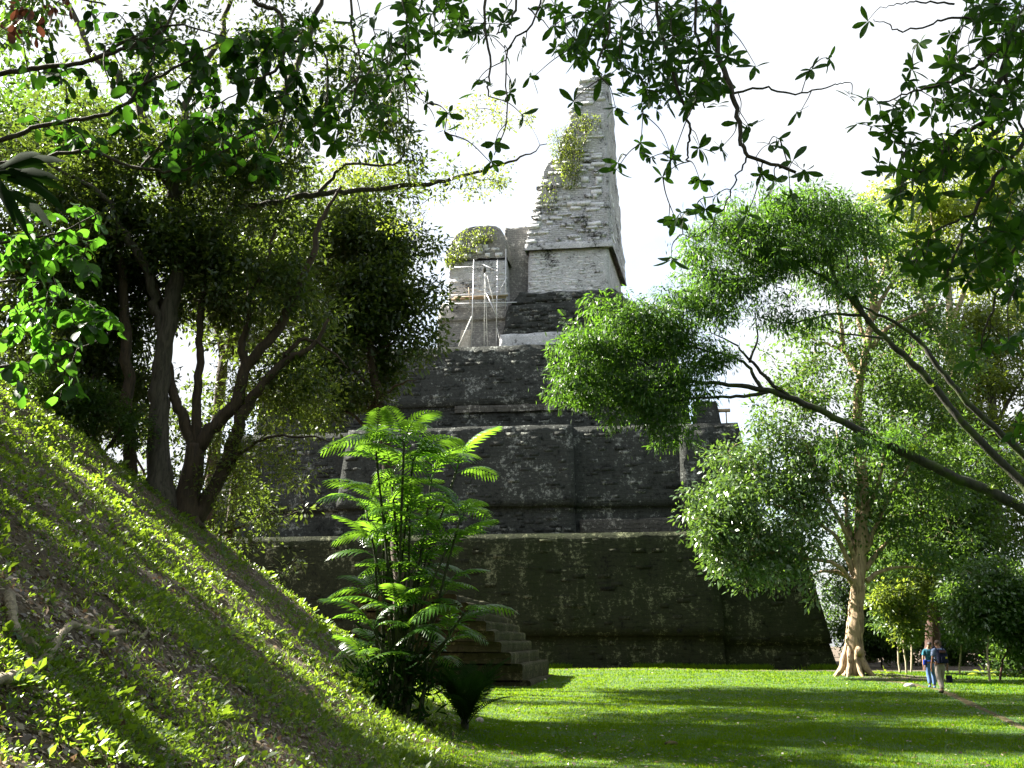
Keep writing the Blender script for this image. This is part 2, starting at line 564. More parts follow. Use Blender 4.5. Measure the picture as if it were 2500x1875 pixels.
# ------------------------------------------------------------------ ground
def axis_lines(a, b, dense0, dense1, fine, grow=1.12):
    xs = list(np.arange(dense0, dense1 + fine / 2, fine))
    s = fine
    while xs[-1] < b:
        s *= grow; xs.append(xs[-1] + s)
    s = fine
    while xs[0] > a:
        s *= grow; xs.insert(0, xs[0] - s)
    return np.array(xs)


def path_dist(x, y):
    """distance to the trodden path that runs past the two walkers"""
    pts = [gp(2560, 1800)[:2], gp(2420, 1740)[:2], gp(2330, 1703)[:2], gp(2290, 1680)[:2], gp(2200, 1668)[:2], gp(2090, 1657)[:2]]
    best = np.full(np.shape(x), 1e9)
    for a, b in zip(pts[:-1], pts[1:]):
        ab = b - a
        t = np.clip(((x - a[0]) * ab[0] + (y - a[1]) * ab[1]) / (ab @ ab), 0, 1)
        best = np.minimum(best, np.hypot(x - a[0] - t * ab[0], y - a[1] - t * ab[1]))
    return best


def mound_d(x, y):
    return np.where(y > 0, -0.75 - 0.055 * y, -0.75) - x


gx = axis_lines(-500, 500, -14, 10, 0.20)
gy = axis_lines(-400, 900, 3, 34, 0.20)
GX, GY = np.meshgrid(gx, gy)
GZ = terrain(GX, GY)
nx, ny = len(gx), len(gy)
idx = np.arange(nx * ny).reshape(ny, nx)
Q = np.stack([idx[:-1, :-1], idx[:-1, 1:], idx[1:, 1:], idx[1:, :-1]], -1).reshape(-1, 4)
me = mesh_np('ground', np.stack([GX, GY, GZ], -1).reshape(-1, 3), [Q], smooth=True)
soil = np.clip((mound_d(GX, GY) + 1.0) / 1.2, 0, 1)
soil = np.maximum(soil, 0.9 * np.clip((GY - 57) / 4, 0, 1))
soil = np.maximum(soil, 0.55 * np.exp(-(((GX - 18.5) / 3.6) ** 2 + ((GY - 48) / 3.4) ** 2)))
at_ = me.attributes.new('soil', 'FLOAT', 'POINT')
at_.data.foreach_set('value', soil.ravel().astype(np.float32))
m, t, out = new_mat('ground')
a = N(t, 'ShaderNodeAttribute', attribute_name='soil')
v = mapping(t, (1, 1, 1))
n1 = noise(t, v, 0.8, 5); n2 = noise(t, v, 9.0, 6, 0.7)
cg = ramp(t, [(0.3, (0.015, 0.045, 0.003)), (0.7, (0.035, 0.085, 0.006))], n2).outputs['Color']
cs = ramp(t, [(0.3, (0.035, 0.024, 0.014)), (0.7, (0.12, 0.085, 0.055))], n2).outputs['Color']
ad = N(t, 'ShaderNodeMath', operation='MULTIPLY_ADD'); t.links.new(n1, ad.inputs[0]); ad.inputs[1].default_value = 0.6; t.links.new(a.outputs['Fac'], ad.inputs[2])
f = ramp(t, [(0.55, (0, 0, 0)), (0.85, (1, 1, 1))], ad.outputs[0]).outputs['Color']
p = N(t, 'ShaderNodeBsdfPrincipled', Roughness=0.95)
t.links.new(mix(t, f, cg, cs), p.inputs['Base Color'])
b = N(t, 'ShaderNodeBump', Strength=0.8, Distance=0.05); t.links.new(n2, b.inputs['Height'])
t.links.new(b.outputs['Normal'], p.inputs['Normal'])
t.links.new(p.outputs['BSDF'], out.inputs['Surface'])
ground = tag(link('ground', me, m), 'rolling jungle clearing of lawn rising into a steep leafy mound', None, None, 'structure')

# trodden path: a thin sheet of bare earth on the lawn
pp = np.array([gp(px, py) for px, py in ((2620, 1835), (2540, 1795), (2420, 1740), (2350, 1708), (2300, 1686), (2230, 1671), (2160, 1662), (2105, 1656))])
pp = catmull(pp, 12)
tan = np.gradient(pp[:, :2], axis=0); tan /= np.linalg.norm(tan, axis=1, keepdims=True)
nor = np.stack([-tan[:, 1], tan[:, 0]], -1)
W = 0.15 + 0.08 * vnoise(np.stack([np.arange(len(pp)) * 0.35, np.zeros(len(pp)), np.zeros(len(pp))], -1), 5) + np.linspace(0, 0.4, len(pp)) ** 2
rows = []
for s in np.linspace(-1, 1, 9):
    xy = pp[:, :2] + nor * (W * s)[:, None]
    rows.append(np.column_stack([xy, terrain(xy[:, 0], xy[:, 1]) + 0.018 - 0.03 * abs(s) ** 4]))
V = np.concatenate(rows)
n = len(pp)
i = np.arange(8)[:, None] * n; j = np.arange(n - 1)[None]
Q = np.stack([i + j, i + j + 1, i + n + j + 1, i + n + j], -1).reshape(-1, 4)
M['earth'] = plain_mat('earth', (0.07, 0.058, 0.030), 0.95, 0.1, 0, 0.45, 5.0)
tag(link('path', mesh_np('path', V, [Q], smooth=True), M['earth']), 'narrow trodden earth path crossing the lawn past the walkers', None, None, 'structure')

# ------------------------------------------------------------------ the stepped temple
TH = R(7.0)
c0 = at(2055, 1640, 62.0)
TO = np.array([c0[0], c0[1]])
TU = np.array([math.cos(TH), -math.sin(TH)])
TV = np.array([math.sin(TH), math.cos(TH)])
TZ0 = -0.15


def tp(px, py, v):
    d = ray(px, py)
    k = (v - (CAM[:2] - TO) @ TV) / (d[:2] @ TV)
    P = CAM + d * k
    return float((P[:2] - TO) @ TU), float(P[2])


def tw(u, v, z):
    u, v, z = np.broadcast_arrays(np.asarray(u, float), np.asarray(v, float), np.asarray(z, float))
    xy = TO + u[..., None] * TU + v[..., None] * TV
    return np.concatenate([xy, z[..., None]], -1)


temple = empty('temple_pyramid', (*(TO + TU * -20 + TV * 14), 0.0), 'tall grey and black stone stepped temple rising behind the lawn, with a tapering tower', 'temple')


def loft(name, secs, mat, parent=None, seg=0.45, rough=0.05, nscale=0.9, seed=1, shear=0.0, cap=True):
    """secs: (z, uL, uR, vF, vB) from bottom to top; walls are gridded and roughened"""
    parent = parent or temple
    S = [secs[0]]
    for a, b in zip(secs[:-1], secs[1:]):
        k = max(1, int(round(abs(b[0] - a[0]) / seg)))
        for i in range(1, k + 1):
            f = i / k
            S.append(tuple(a[j] + (b[j] - a[j]) * f for j in range(5)))
    S = np.array(S)
    wu = max(2, int((secs[0][2] - secs[0][1]) / seg)); wv = max(2, int((secs[0][4] - secs[0][3]) / (seg * 1.6)))
    su = np.concatenate([np.linspace(0, 1, wu, endpoint=False), np.ones(wv), np.linspace(1, 0, wu, endpoint=False), np.zeros(wv)])
    sv = np.concatenate([np.zeros(wu), np.linspace(0, 1, wv, endpoint=False), np.ones(wu), np.linspace(1, 0, wv, endpoint=False)])
    m_ = len(su)
    z = np.repeat(S[:, 0:1], m_, 1)
    u = S[:, 1:2] + (S[:, 2:3] - S[:, 1:2]) * su
    v = S[:, 3:4] + (S[:, 4:5] - S[:, 3:4]) * sv
    u = u + shear * (v - S[0, 3])
    P = tw(u, v, z).reshape(-1, 3)
    nn = np.stack([fbm(P * nscale, seed + q * 7, 3) for q in range(3)], -1)
    P = P + nn * rough
    L = len(S)
    i = np.arange(L - 1)[:, None] * m_; j = np.arange(m_)[None]; k = (j + 1) % m_
    Q = np.stack([i + j, i + k, i + m_ + k, i + m_ + j], -1).reshape(-1, 4)
    faces = [Q]
    if cap:
        c = P[-m_:].mean(0)
        P = np.concatenate([P, [c]])
        jj = np.arange(m_)
        faces.append(np.stack([(L - 1) * m_ + jj, (L - 1) * m_ + (jj + 1) % m_, np.full(m_, len(P) - 1)], -1))
    return link(name, mesh_np(name, P, faces), mat, parent)


# lowest terrace: inset corners, a projecting middle, a base course under an overhanging apron
v1 = 0.0
_, z1 = tp(1500, 1303, 1.5)
_, zb1 = tp(1500, 1552, 0.3)
uA, _ = tp(520, 1400, 0.5); uB, _ = tp(1765, 1500, 0.3)
UL1 = -46.0
loft('terrace', [(TZ0, UL1, 0.0, 0.35, 32), (zb1 - 0.5, UL1 + 0.5, -0.45, 0.75, 31.6), (zb1 - 0.45, UL1 + .3, -0.3, 0.6, 31.8), (z1, UL1 + 1.6, -1.6, 1.75, 30.4)], M['stone_mossy'], rough=0.03, seed=11, seg=0.6)
loft('terrace_apron', [(TZ0, uA, uB, -0.35, 3), (zb1, uA + .1, uB - .1, 0.0, 3), (zb1 + 0.02, uA, uB, -0.28, 3), (z1 + 0.03, uA + .25, uB - .25, 1.05, 3.2)], M['stone_mossy'], rough=0.03, seed=12, seg=0.6)
# second terrace
v2 = 3.6
uR2, z2 = tp(1800, 1030, v2 + 1.4)
_, z2 = tp(1500, 1040, v2 + 1.4)
_, zb2 = tp(1500, 1238, v2 + 0.5)
uL2, _ = tp(560, 1050, v2 + 1.4)
uC, _ = tp(1405, 1150, v2); uD, _ = tp(1660, 1150, v2); uE, _ = tp(830, 1150, v2)
loft('terrace', [(z1 - .1, uL2 - 1.2, uR2 + 1.2, v2, 28), (zb2, uL2 - .9, uR2 + .9, v2 + .35, 27.6), (zb2 + .02, uL2 - 1.1, uR2 + 1.1, v2 + .15, 27.8), (z2, uL2, uR2, v2 + 1.4, 26.6)], M['stone_black'], rough=0.07, seed=13, seg=0.6)
loft('terrace_apron', [(z1 - .1, uE, uC, v2 - .75, v2 + 3), (zb2, uE + .1, uC - .1, v2 - .4, v2 + 3), (zb2 + .02, uE, uC, v2 - .65, v2 + 3), (z2 + .03, uE + .3, uC - .2, v2 + .65, v2 + 3)], M['stone_black'], rough=0.07, seed=14, seg=0.5)
loft('terrace_buttress', [(z1 - .1, uD, uD + 2.2, v2 - .45, v2 + 3), (zb2 + 1.6, uD, uD + 2.2, v2 - .2, v2 + 3), (z2 - .6, uD + .1, uD + 2.0, v2 + .75, v2 + 3)], M['stone_black'], rough=0.07, seed=15, seg=0.5)
loft('pale_base_course', [(z1 - .05, uC + .2, uD + .05, v2 - .22, v2 + 1), (z1 + 1.2, uC + .2, uD + .05, v2 - .12, v2 + 1)], M['stone_worn'], rough=0.12, seed=16, seg=0.3)
# third terrace
v3 = 7.4
uR3, _ = tp(1640, 850, v3 + 1.4); uL3, _ = tp(680, 870, v3 + 1.4)
_, z3 = tp(1250, 843, v3 + 1.4)
_, zb3 = tp(1300, 988, v3 + 0.4)
loft('terrace', [(z2 - .1, uL3 - 1.2, uR3 + 1.2, v3, 24), (zb3, uL3 - .9, uR3 + .9, v3 + .3, 23.6), (zb3 + .02, uL3 - 1.1, uR3 + 1.1, v3 + .05, 23.8), (z3, uL3, uR3, v3 + 1.4, 22.8)], M['stone_black'], rough=0.07, seed=17, seg=0.6)
ua, _ = tp(1110, 1000, v3); ub, _ = tp(1360, 1000, v3)
loft('pale_base_course', [(zb3 - .55, ua, ub, v3 - .05, v3 + 1), (zb3 - .02, ua, ub, v3 + .02, v3 + 1)], M['stone_worn'], rough=0.05, seed=18, seg=0.3)
ua, _ = tp(1690, 1010, v3 + 1); ub, zt = tp(1745, 990, v3 + 1)
loft('terrace_remnant', [(z2 - .1, ua, ub + .3, v3 - 1, v3 + 2), (zt, ua + .2, ub, v3 - .6, v3 + 2)], M['stone_black'], rough=0.15, seed=19, seg=0.3)

# platform under the shrine: plastered wall at the left, black masonry block at the right
v4 = 11.0
ua, _ = tp(1070, 800, v4 + .6); ub, _ = tp(1420, 800, v4 + .6)
_, zt = tp(1170, 742, v4 + 1.0)
_, zm = tp(1170, 786, v4 + .6)
loft('platform_wall', [(z3 - .1, ua, ub, v4, 21), (zm, ua + .1, ub, v4 + .2, 21), (zm + .02, ua, ub, v4 + .05, 21), (zt, ua + .2, ub, v4 + .7, 21)], M['stone_mid'], rough=0.05, seed=20, seg=0.35)
ua, zp = tp(1115, 805, v4 - .02); ub, _ = tp(1150, 805, v4 - .02)
loft('plaster_patch', [(z3, ua, ub, v4 - .03, v4 + .5), (zp, ua + .35, ub, v4 + .08, v4 + .5)], M['plaster'], rough=0.03, seed=21, seg=0.25)
v5 = 9.9
ua, _ = tp(1222, 800, v5); ub, _ = tp(1500, 800, v5)
ua_b = ua
_, zs = tp(1350, 814, v5)
uT, zT = tp(1268, 716, v5 + 2.0); uT2, _ = tp(1500, 705, v5 + 2.0)
uR, _ = tp(1556, 790, v5 + 1.5)
loft('platform_block', [(zs, ua, uR + .3, v5 + .1, 20.5), (zT - 1.4, ua + .5, uR - .1, v5 + 1.1, 20.3), (zT - 1.3, ua + .6, uR - .5, v5 + 1.2, 20.3), (zT, uT, uT2, v5 + 2.0, 19.5)], M['stone_black'], rough=0.16, nscale=1.3, seed=22, seg=0.35)
loft('pale_base_course', [(z3 - .05, ua - .1, ub, v5 - .25, v5 + 2), (zs + .05, ua - .05, ub, v5 - .1, v5 + 2)], M['stone_grey'], rough=0.1, seed=23, seg=0.3)

# shrine wall and the tapering tower above it
SH = math.tan(R(6.0))
v6 = v5 + 2.2
wa, zw0 = tp(1288, 716, v6); wb, _ = tp(1488, 706, v6)
wa2, zw1 = tp(1290, 611, v6 + .5); wb2, _ = tp(1483, 606, v6 + .5)
loft('shrine_wall', [(zT - .3, wa, wb, v6, v6 + 9.5), (zw1 + .05, wa2, wb2, v6 + .5, v6 + 9.0)], M['stone_grey'], rough=0.06, nscale=1.2, seed=24, seg=0.35, shear=SH)
prof = [(611, 1283, 1496, 9.6), (585, 1286, 1494, 9.4), (545, 1290, 1490, 9.0), (520, 1302, 1489, 8.6), (500, 1304, 1486, 8.4), (480, 1306, 1485, 8.2), (430, 1322, 1483, 7.8), (395, 1330, 1480, 7.2), (385, 1362, 1479, 7.0), (350, 1364, 1478, 6.6), (300, 1384, 1477, 6.0), (280, 1387, 1477, 5.6), (235, 1399, 1477, 4.8), (215, 1406, 1476, 4.4), (192, 1413, 1474, 4.0)]
secs = []
for k, (py, xl, xr, dep) in enumerate(prof):
    vf = v6 + .15 + 0.16 * (611 - py) / 30.0
    ul, zz = tp(xl, py, vf); ur, _ = tp(xr, py, vf)
    secs.append((zz, ul, ur, vf, vf + dep))
TOWER = secs
TOWER_OBJ = loft('tower', secs, M['stone_core'], rough=0.22, nscale=1.1, seed=25, seg=0.3, shear=SH)
# upper course that juts over the shrine wall
s0 = secs[0]
loft('cornice', [(s0[0] - .04, s0[1] - .08, s0[2] + .02, s0[3] - .12, s0[4] - .6), (s0[0] + .55, s0[1] - .04, s0[2] + .0, s0[3] - .05, s0[4] - .7)], M['stone_grey'], rough=0.07, seed=26, seg=0.3, shear=SH)

# the ruined vault at the left and the link between
v7 = v5 + 1.6
la, zl0 = tp(1092, 742, v7); lb, _ = tp(1238, 740, v7)
_, zl1 = tp(1165, 637, v7 + .3)
loft('vault_wall', [(zl0 - .4, la, lb, v7, v7 + 6), (zl1, la + .1, lb - .1, v7 + .3, v7 + 6)], M['stone_grey'], rough=0.06, nscale=1.2, seed=27, seg=0.3)
top = [(637, 1086, 1240), (618, 1088, 1240), (600, 1096, 1238), (585, 1100, 1234), (572, 1108, 1230), (560, 1122, 1222), (552, 1142, 1210), (546, 1158, 1196)]
secs = []
for py, xl, xr in top:
    ul, zz = tp(xl, py, v7 + .2); ur, _ = tp(xr, py, v7 + .2)
    secs.append((zz, ul, ur, v7 + .12 + (637 - py) * .006, v7 + 6 - (637 - py) * .02))
loft('vault_top', secs, M['stone_mid'], rough=0.28, nscale=1.2, seed=28, seg=0.28)
ua, _ = tp(1238, 700, v7 + 2); ub, _ = tp(1292, 700, v7 + 2); _, zt = tp(1265, 552, v7 + 2)
loft('link_wall', [(zT - 2.5, ua - .5, ub + 1.0, v7 + 2, v7 + 6), (zt, ua - .2, ub + 1.0, v7 + 2.3, v7 + 6)], M['stone_mid'], rough=0.25, nscale=1.4, seed=29, seg=0.28)

# single stones standing proud of the tower face (about 300 blocks)
stone_meshes = []
for k in range(8):
    V = np.array([[x, y, z] for z in (-.5, .5) for y in (-.5, .5) for x in (-.5, .5)], float)
    V += rng.uniform(-.09, .09, V.shape)
    me = mesh_np('stone', V, [np.array([[0, 2, 3, 1], [4, 5, 7, 6], [0, 1, 5, 4], [2, 6, 7, 3], [0, 4, 6, 2], [1, 3, 7, 5]])])
    me.attributes.new('rnd', 'FLOAT', 'FACE').data.foreach_set('value', np.full(6, k / 7.0, np.float32))
    me.materials.append(M['stone_grey_block'])
    stone_meshes.append(me)


def tower_sec(z):
    A = np.array(TOWER)
    return [np.interp(z, A[:, 0], A[:, j]) for j in range(1, 5)]


inv_t = Matrix.Translation(temple.location).inverted()


def stone(u, v, z, w, d, h, rz):
    o = bpy.data.objects.new('stone', random.choice(stone_meshes))
    col.objects.link(o)
    o.parent = TOWER_OBJ
    o.location = tw(u, v, z)
    o.rotation_euler = (random.uniform(-.04, .04), random.uniform(-.05, .05), -TH + rz)
    o.scale = (w, d, h)


z = TOWER[0][0] + 0.75
n_st = 0
spots = []
while z < TOWER[-1][0] - 0.2:
    ul, ur, vf, vb = tower_sec(z)
    h = random.uniform(0.24, 0.50)
    u = ul + random.uniform(-.1, .3)
    while u < ur - .2:
        w = random.uniform(.35, 1.25)
        if random.random() < 0.52 and u + w < ur + .05:
            spots.append((u + w / 2, vf + .17 - random.uniform(0.0, .10), z + random.uniform(-.06, .06), w - .06, .5, h - random.uniform(.02, .10), 0))
        u += w
    v = vf + .4
    while v < vb - .6:
        w = random.uniform(.6, 1.3)
        if random.random() < 0.42:
            spots.append((ur + SH * (v - vf) - .17, v + w / 2, z, w, .5, h - .04, math.pi / 2 - math.atan(SH)))
        v += w
    z += h + .02
random.shuffle(spots)
for q in spots[:295]:
    stone(*q)
    n_st += 1
# the remaining stones of tower, walls and terraces, joined (far more than one could pick out singly)
BOX = np.array([[x_, y_, z_] for z_ in (-.5, .5) for y_ in (-.5, .5) for x_ in (-.5, .5)], float)
BOXF = np.array([[0, 2, 3, 1], [4, 5, 7, 6], [0, 1, 5, 4], [2, 6, 7, 3], [0, 4, 6, 2], [1, 3, 7, 5]])


def masonry(items, mat):
    """items: (u, v, z, w, d, h, rz) in temple coordinates"""
    A_ = np.array(items, float)
    n_ = len(A_)
    V = BOX[None] + rng.uniform(-.07, .07, (n_, 8, 3))
    V = V * A_[:, None, 3:6]
    a_ = -TH + A_[:, 6]
    ca, sa = np.cos(a_)[:, None], np.sin(a_)[:, None]
    V = np.stack([V[..., 0] * ca - V[..., 1] * sa, V[..., 0] * sa + V[..., 1] * ca, V[..., 2]], -1)
    V = V + tw(A_[:, 0], A_[:, 1], A_[:, 2])[:, None]
    F_ = (np.arange(n_)[:, None, None] * 8 + BOXF[None]).reshape(-1, 4)
    o = link('masonry_blocks', mesh_np('masonry_blocks', V.reshape(-1, 3), [F_], [np.repeat(rng.random(n_), 6)]), mat, temple)
    tag(o, None, None, None, 'stuff')


if spots[295:]: masonry(spots[295:], M['stone_grey_block'])


def wall_blocks(z0, z1, uL0, uL1, uR0, uR1, v0, v1, dens, side=0.0, vb=0.0, w=(.35, 1.0), h=(.20, .34), proud=.05):
    """courses of blocks over a battered front face (and the right-hand side face)"""
    out_ = []
    z = z0 + .1
    while z < z1 - .36:
        f = (z - z0) / (z1 - z0)
        ul, ur, vv = uL0 + (uL1 - uL0) * f, uR0 + (uR1 - uR0) * f, v0 + (v1 - v0) * f
        hh = random.uniform(*h)
        u = ul + random.uniform(0, .4)
        while u < ur - .3:
            ww = random.uniform(*w)
            if random.random() < dens and u + ww < ur:
                out_.append((u + ww / 2, vv + .22 - random.uniform(-.03, proud), z + hh / 2, ww - .05, .44, hh - .03, 0))
            u += ww
        if side:
            v = vv + .3
            while v < vb:
                ww = random.uniform(*w)
                if random.random() < side:
                    out_.append((ur - .22 + random.uniform(-.03, proud), v + ww / 2, z + hh / 2, ww - .05, .44, hh - .03, math.pi / 2))
                v += ww
        z += hh
    return out_


masonry(wall_blocks(zb1, z1, uA, uA + .25, uB, uB - .25, -.28, 1.05, .14, proud=.015) + wall_blocks(TZ0, zb1, uA, uA, uB, uB, -.35, 0, .14, proud=.015) + wall_blocks(TZ0, zb1 - .5, uB, uB, 0, -.45, .35, .75, .14, .14, 12, proud=.015) + wall_blocks(zb1 - .45, z1, uB, uB, -.3, -1.6, .6, 1.75, .14, .14, 12, proud=.015) + wall_blocks(zb1 - .45, z1, UL1 + 12, UL1 + 12, uA, uA, .6, 1.75, .14, proud=.015), M['stone_mossy_block'])
masonry(wall_blocks(zb2, z2, uE, uE + .3, uC, uC - .2, v2 - .65, v2 + .65, .26, proud=.025) + wall_blocks(z1, zb2, uE, uE, uC, uC, v2 - .75, v2 - .4, .55) + wall_blocks(zb2, z2, uC, uC, uD, uD, v2 + .15, v2 + 1.4, .26, proud=.025) + wall_blocks(zb2, z2, uD + 2.2, uD + 2.2, uR2 + 1.1, uR2, v2 + .15, v2 + 1.4, .55, .5, v2 + 8) + wall_blocks(zb2, z2, uL2, uL2, uE, uE, v2 + .15, v2 + 1.4, .45)
        + wall_blocks(zb3, z3, uL3 - 1, uL3 + .2, uR3 + 1, uR3, v3 + .05, v3 + 1.4, .26, proud=.025) + wall_blocks(z2, zb3, uL3 - 1, uL3 - 1, uR3 + 1, uR3 + 1, v3, v3 + .3, .5)
        + wall_blocks(zs, zT - 1.4, ua_b, ua_b + .5, uR + .2, uR - .1, v5 + .1, v5 + 1.1, .6, .5, v5 + 8, proud=.12) + wall_blocks(zT - 1.3, zT, ua_b + .6, uT, uR - .5, uT2, v5 + 1.2, v5 + 2.0, .6, proud=.12), M['stone_black_block'])
masonry(wall_blocks(zT, zw1, wa, wa2, wb, wb2, v6, v6 + .5, .5, .0, 0, (.3, .8), (.10, .18), .02) + wall_blocks(zl0, zl1, la, la + .1, lb, lb - .1, v7, v7 + .3, .5, 0, 0, (.3, .8), (.10, .2), .02) + wall_blocks(zl1 + .1, zl1 + 2.6, la, la + .9, lb, lb - .8, v7 + .12, v7 + .45, .55, 0, 0, (.3, .8), (.2, .4), .10), M['stone_grey_block'])

# scaffold of pipes, boards and ropes against the ruined vault
vs = v7 - 1.3
sa, sz = tp(1170, 843, vs)
scaf = empty('scaffold', tuple(tw(sa, vs, z3)), 'metal pipe scaffold with a board deck and white ropes against the ruined vault', 'scaffold')


def bar(name, a, b, r, mat, va=None, vb=None):
    m_ = MB()
    pa = tw(*[(tp(*a, va or vs))[0], va or vs, (tp(*a, va or vs))[1]]); pb = tw(*[(tp(*b, vb or vs))[0], vb or vs, (tp(*b, vb or vs))[1]])
    m_.tube([pa, pb], r, 6)
    return m_.build(name, mat, scaf, smooth=True)


zc = z3
def foot(px):          # bottom of a standing pipe on the terrace
    return (px, 846)
bar('pole', foot(1151), (1157, 634), .035, M['metal'])
bar('pole', foot(1211), (1215, 634), .035, M['metal'])
bar('pole', (1234, 756), (1235, 608), .045, M['metal'], v7 - .2, v7 - .2)
bar('pole', (1148, 745), (1144, 702), .04, M['wood'])
bar('rail', (1060, 722), (1243, 717), .04, M['metal'])
bar('rail', (1110, 652), (1236, 650), .025, M['metal'])
bar('rail', (1080, 742), (1262, 738), .04, M['metal'])
bar('brace', (1120, 845), (1152, 772), .05, M['rope'])
bar('brace', (1214, 775), (1187, 715), .04, M['metal'])
bar('brace', (1216, 717), (1238, 676), .035, M['metal'])
bar('brace', (1180, 646), (1237, 672), .03, M['metal'])
bar('rope', (1182, 845), (1183, 660), .025, M['rope'])
bar('rope', (1190, 845), (1184, 662), .02, M['rope'])
bar('rope', (1222, 842), (1213, 800), .025, M['rope'])
bar('rope', (1214, 775), (1188, 668), .025, M['rope'])
m_ = MB()
pu, pz = tp(1183, 659, vs)
m_.tube(tw(np.full(4, pu), np.full(4, vs), pz + np.array([-.25, -.1, .1, .25])), [.05, .14, .14, .05], 8)
m_.build('pulley', M['bark_moss'], scaf)
for k, (x0, x1, y, dv) in enumerate(((1110, 1240, 727, .5), (1095, 1236, 732, .9), (1108, 1228, 729, 1.3))):
    m_ = MB()
    a_, za = tp(x0, y, vs + dv); b_, _ = tp(x1, y, vs + dv)
    c_ = tw((a_ + b_) / 2, vs + dv, za)
    m_.box(c_, (b_ - a_, .32, .06), -TH)
    m_.build('board', M['wood'], scaf)
# a beam left on the second terrace, far end
bm = MB()
a_, za = tp(1738, 1003, v3 + .6); b_, _ = tp(1776, 1004, v3 + .6)
bm.box(tw((a_ + b_) / 2, v3 + .6, za), (b_ - a_ + .4, .25, .22), -TH)
for u_ in (a_ + .3, b_ - .1):
    bm.tube([tw(u_, v3 + .6, z2 - .05), tw(u_, v3 + .6, za)], .05, 6)
tag(bm.build('timber_trestle', M['wood']), 'low timber trestle standing at the end of the upper temple terrace', 'trestle')

# ------------------------------------------------------------------ mossy stairway at the foot of the wall
stair = empty('stone_stairway', tuple(at(1250, 1660, 46.0)[:2]) + (0.1,), 'mossy stone steps climbing left at the foot of the dark wall', 'stairway')
SD = np.array([0.14, 0.99])
for k in range(9):
    px, py = [(1352, 1646), (1338, 1612), (1315, 1588), (1296, 1566), (1281, 1545), (1266, 1526), (1245, 1508), (1228, 1490), (1205, 1474)][k]
    Yf = 52.0
    e = at(px, py, Yf)
    zt = e[2]
    zb = -0.3 if k == 0 else zprev - .05
    L = 10.0
    m_ = MB()
    ss = np.linspace(0, L, 26)
    out_ = np.stack([e[0] - SD[0] * ss, Yf - SD[1] * ss], -1)
    wob = 0.06 * vnoise(np.stack([ss * 1.3, np.full(26, k * 3.3), np.zeros(26)], -1), 4)
    zw = zt + 0.05 * vnoise(np.stack([ss * 1.1, np.full(26, k * 5.3), np.ones(26)], -1), 6)
    rows = [np.column_stack([out_[:, 0] + wob + .04, out_[:, 1], np.full(26, zb)]),
            np.column_stack([out_[:, 0] + wob + .05, out_[:, 1], zw - .10]),
            np.column_stack([out_[:, 0] + wob, out_[:, 1], zw - .02]),
            np.column_stack([out_[:, 0] + wob - .08, out_[:, 1], zw]),
            np.column_stack([out_[:, 0] - 4.5, out_[:, 1], np.full(26, zt + .02)])]
    V = np.concatenate(rows)
    i = np.arange(4)[:, None] * 26; j = np.arange(25)[None]
    Q = np.stack([i + j, i + 26 + j, i + 26 + j + 1, i + j + 1], -1).reshape(-1, 4)
    ends = []
    for q in (0, 25):
        ends.append([q, 26 + q, 52 + q, 78 + q] if q == 0 else [q, 78 + q, 52 + q, 26 + q])
    V = np.concatenate([V, [[V[104][0], V[104][1], zb], [V[129][0], V[129][1], zb]]])
    ends.append([0, 78, 104, 130]); ends.append([25, 131, 129, 103])
    me = mesh_np('step', V, [np.concatenate([Q, np.array(ends)])])
    link('step', me, M['step'], stair)
    zprev = zt

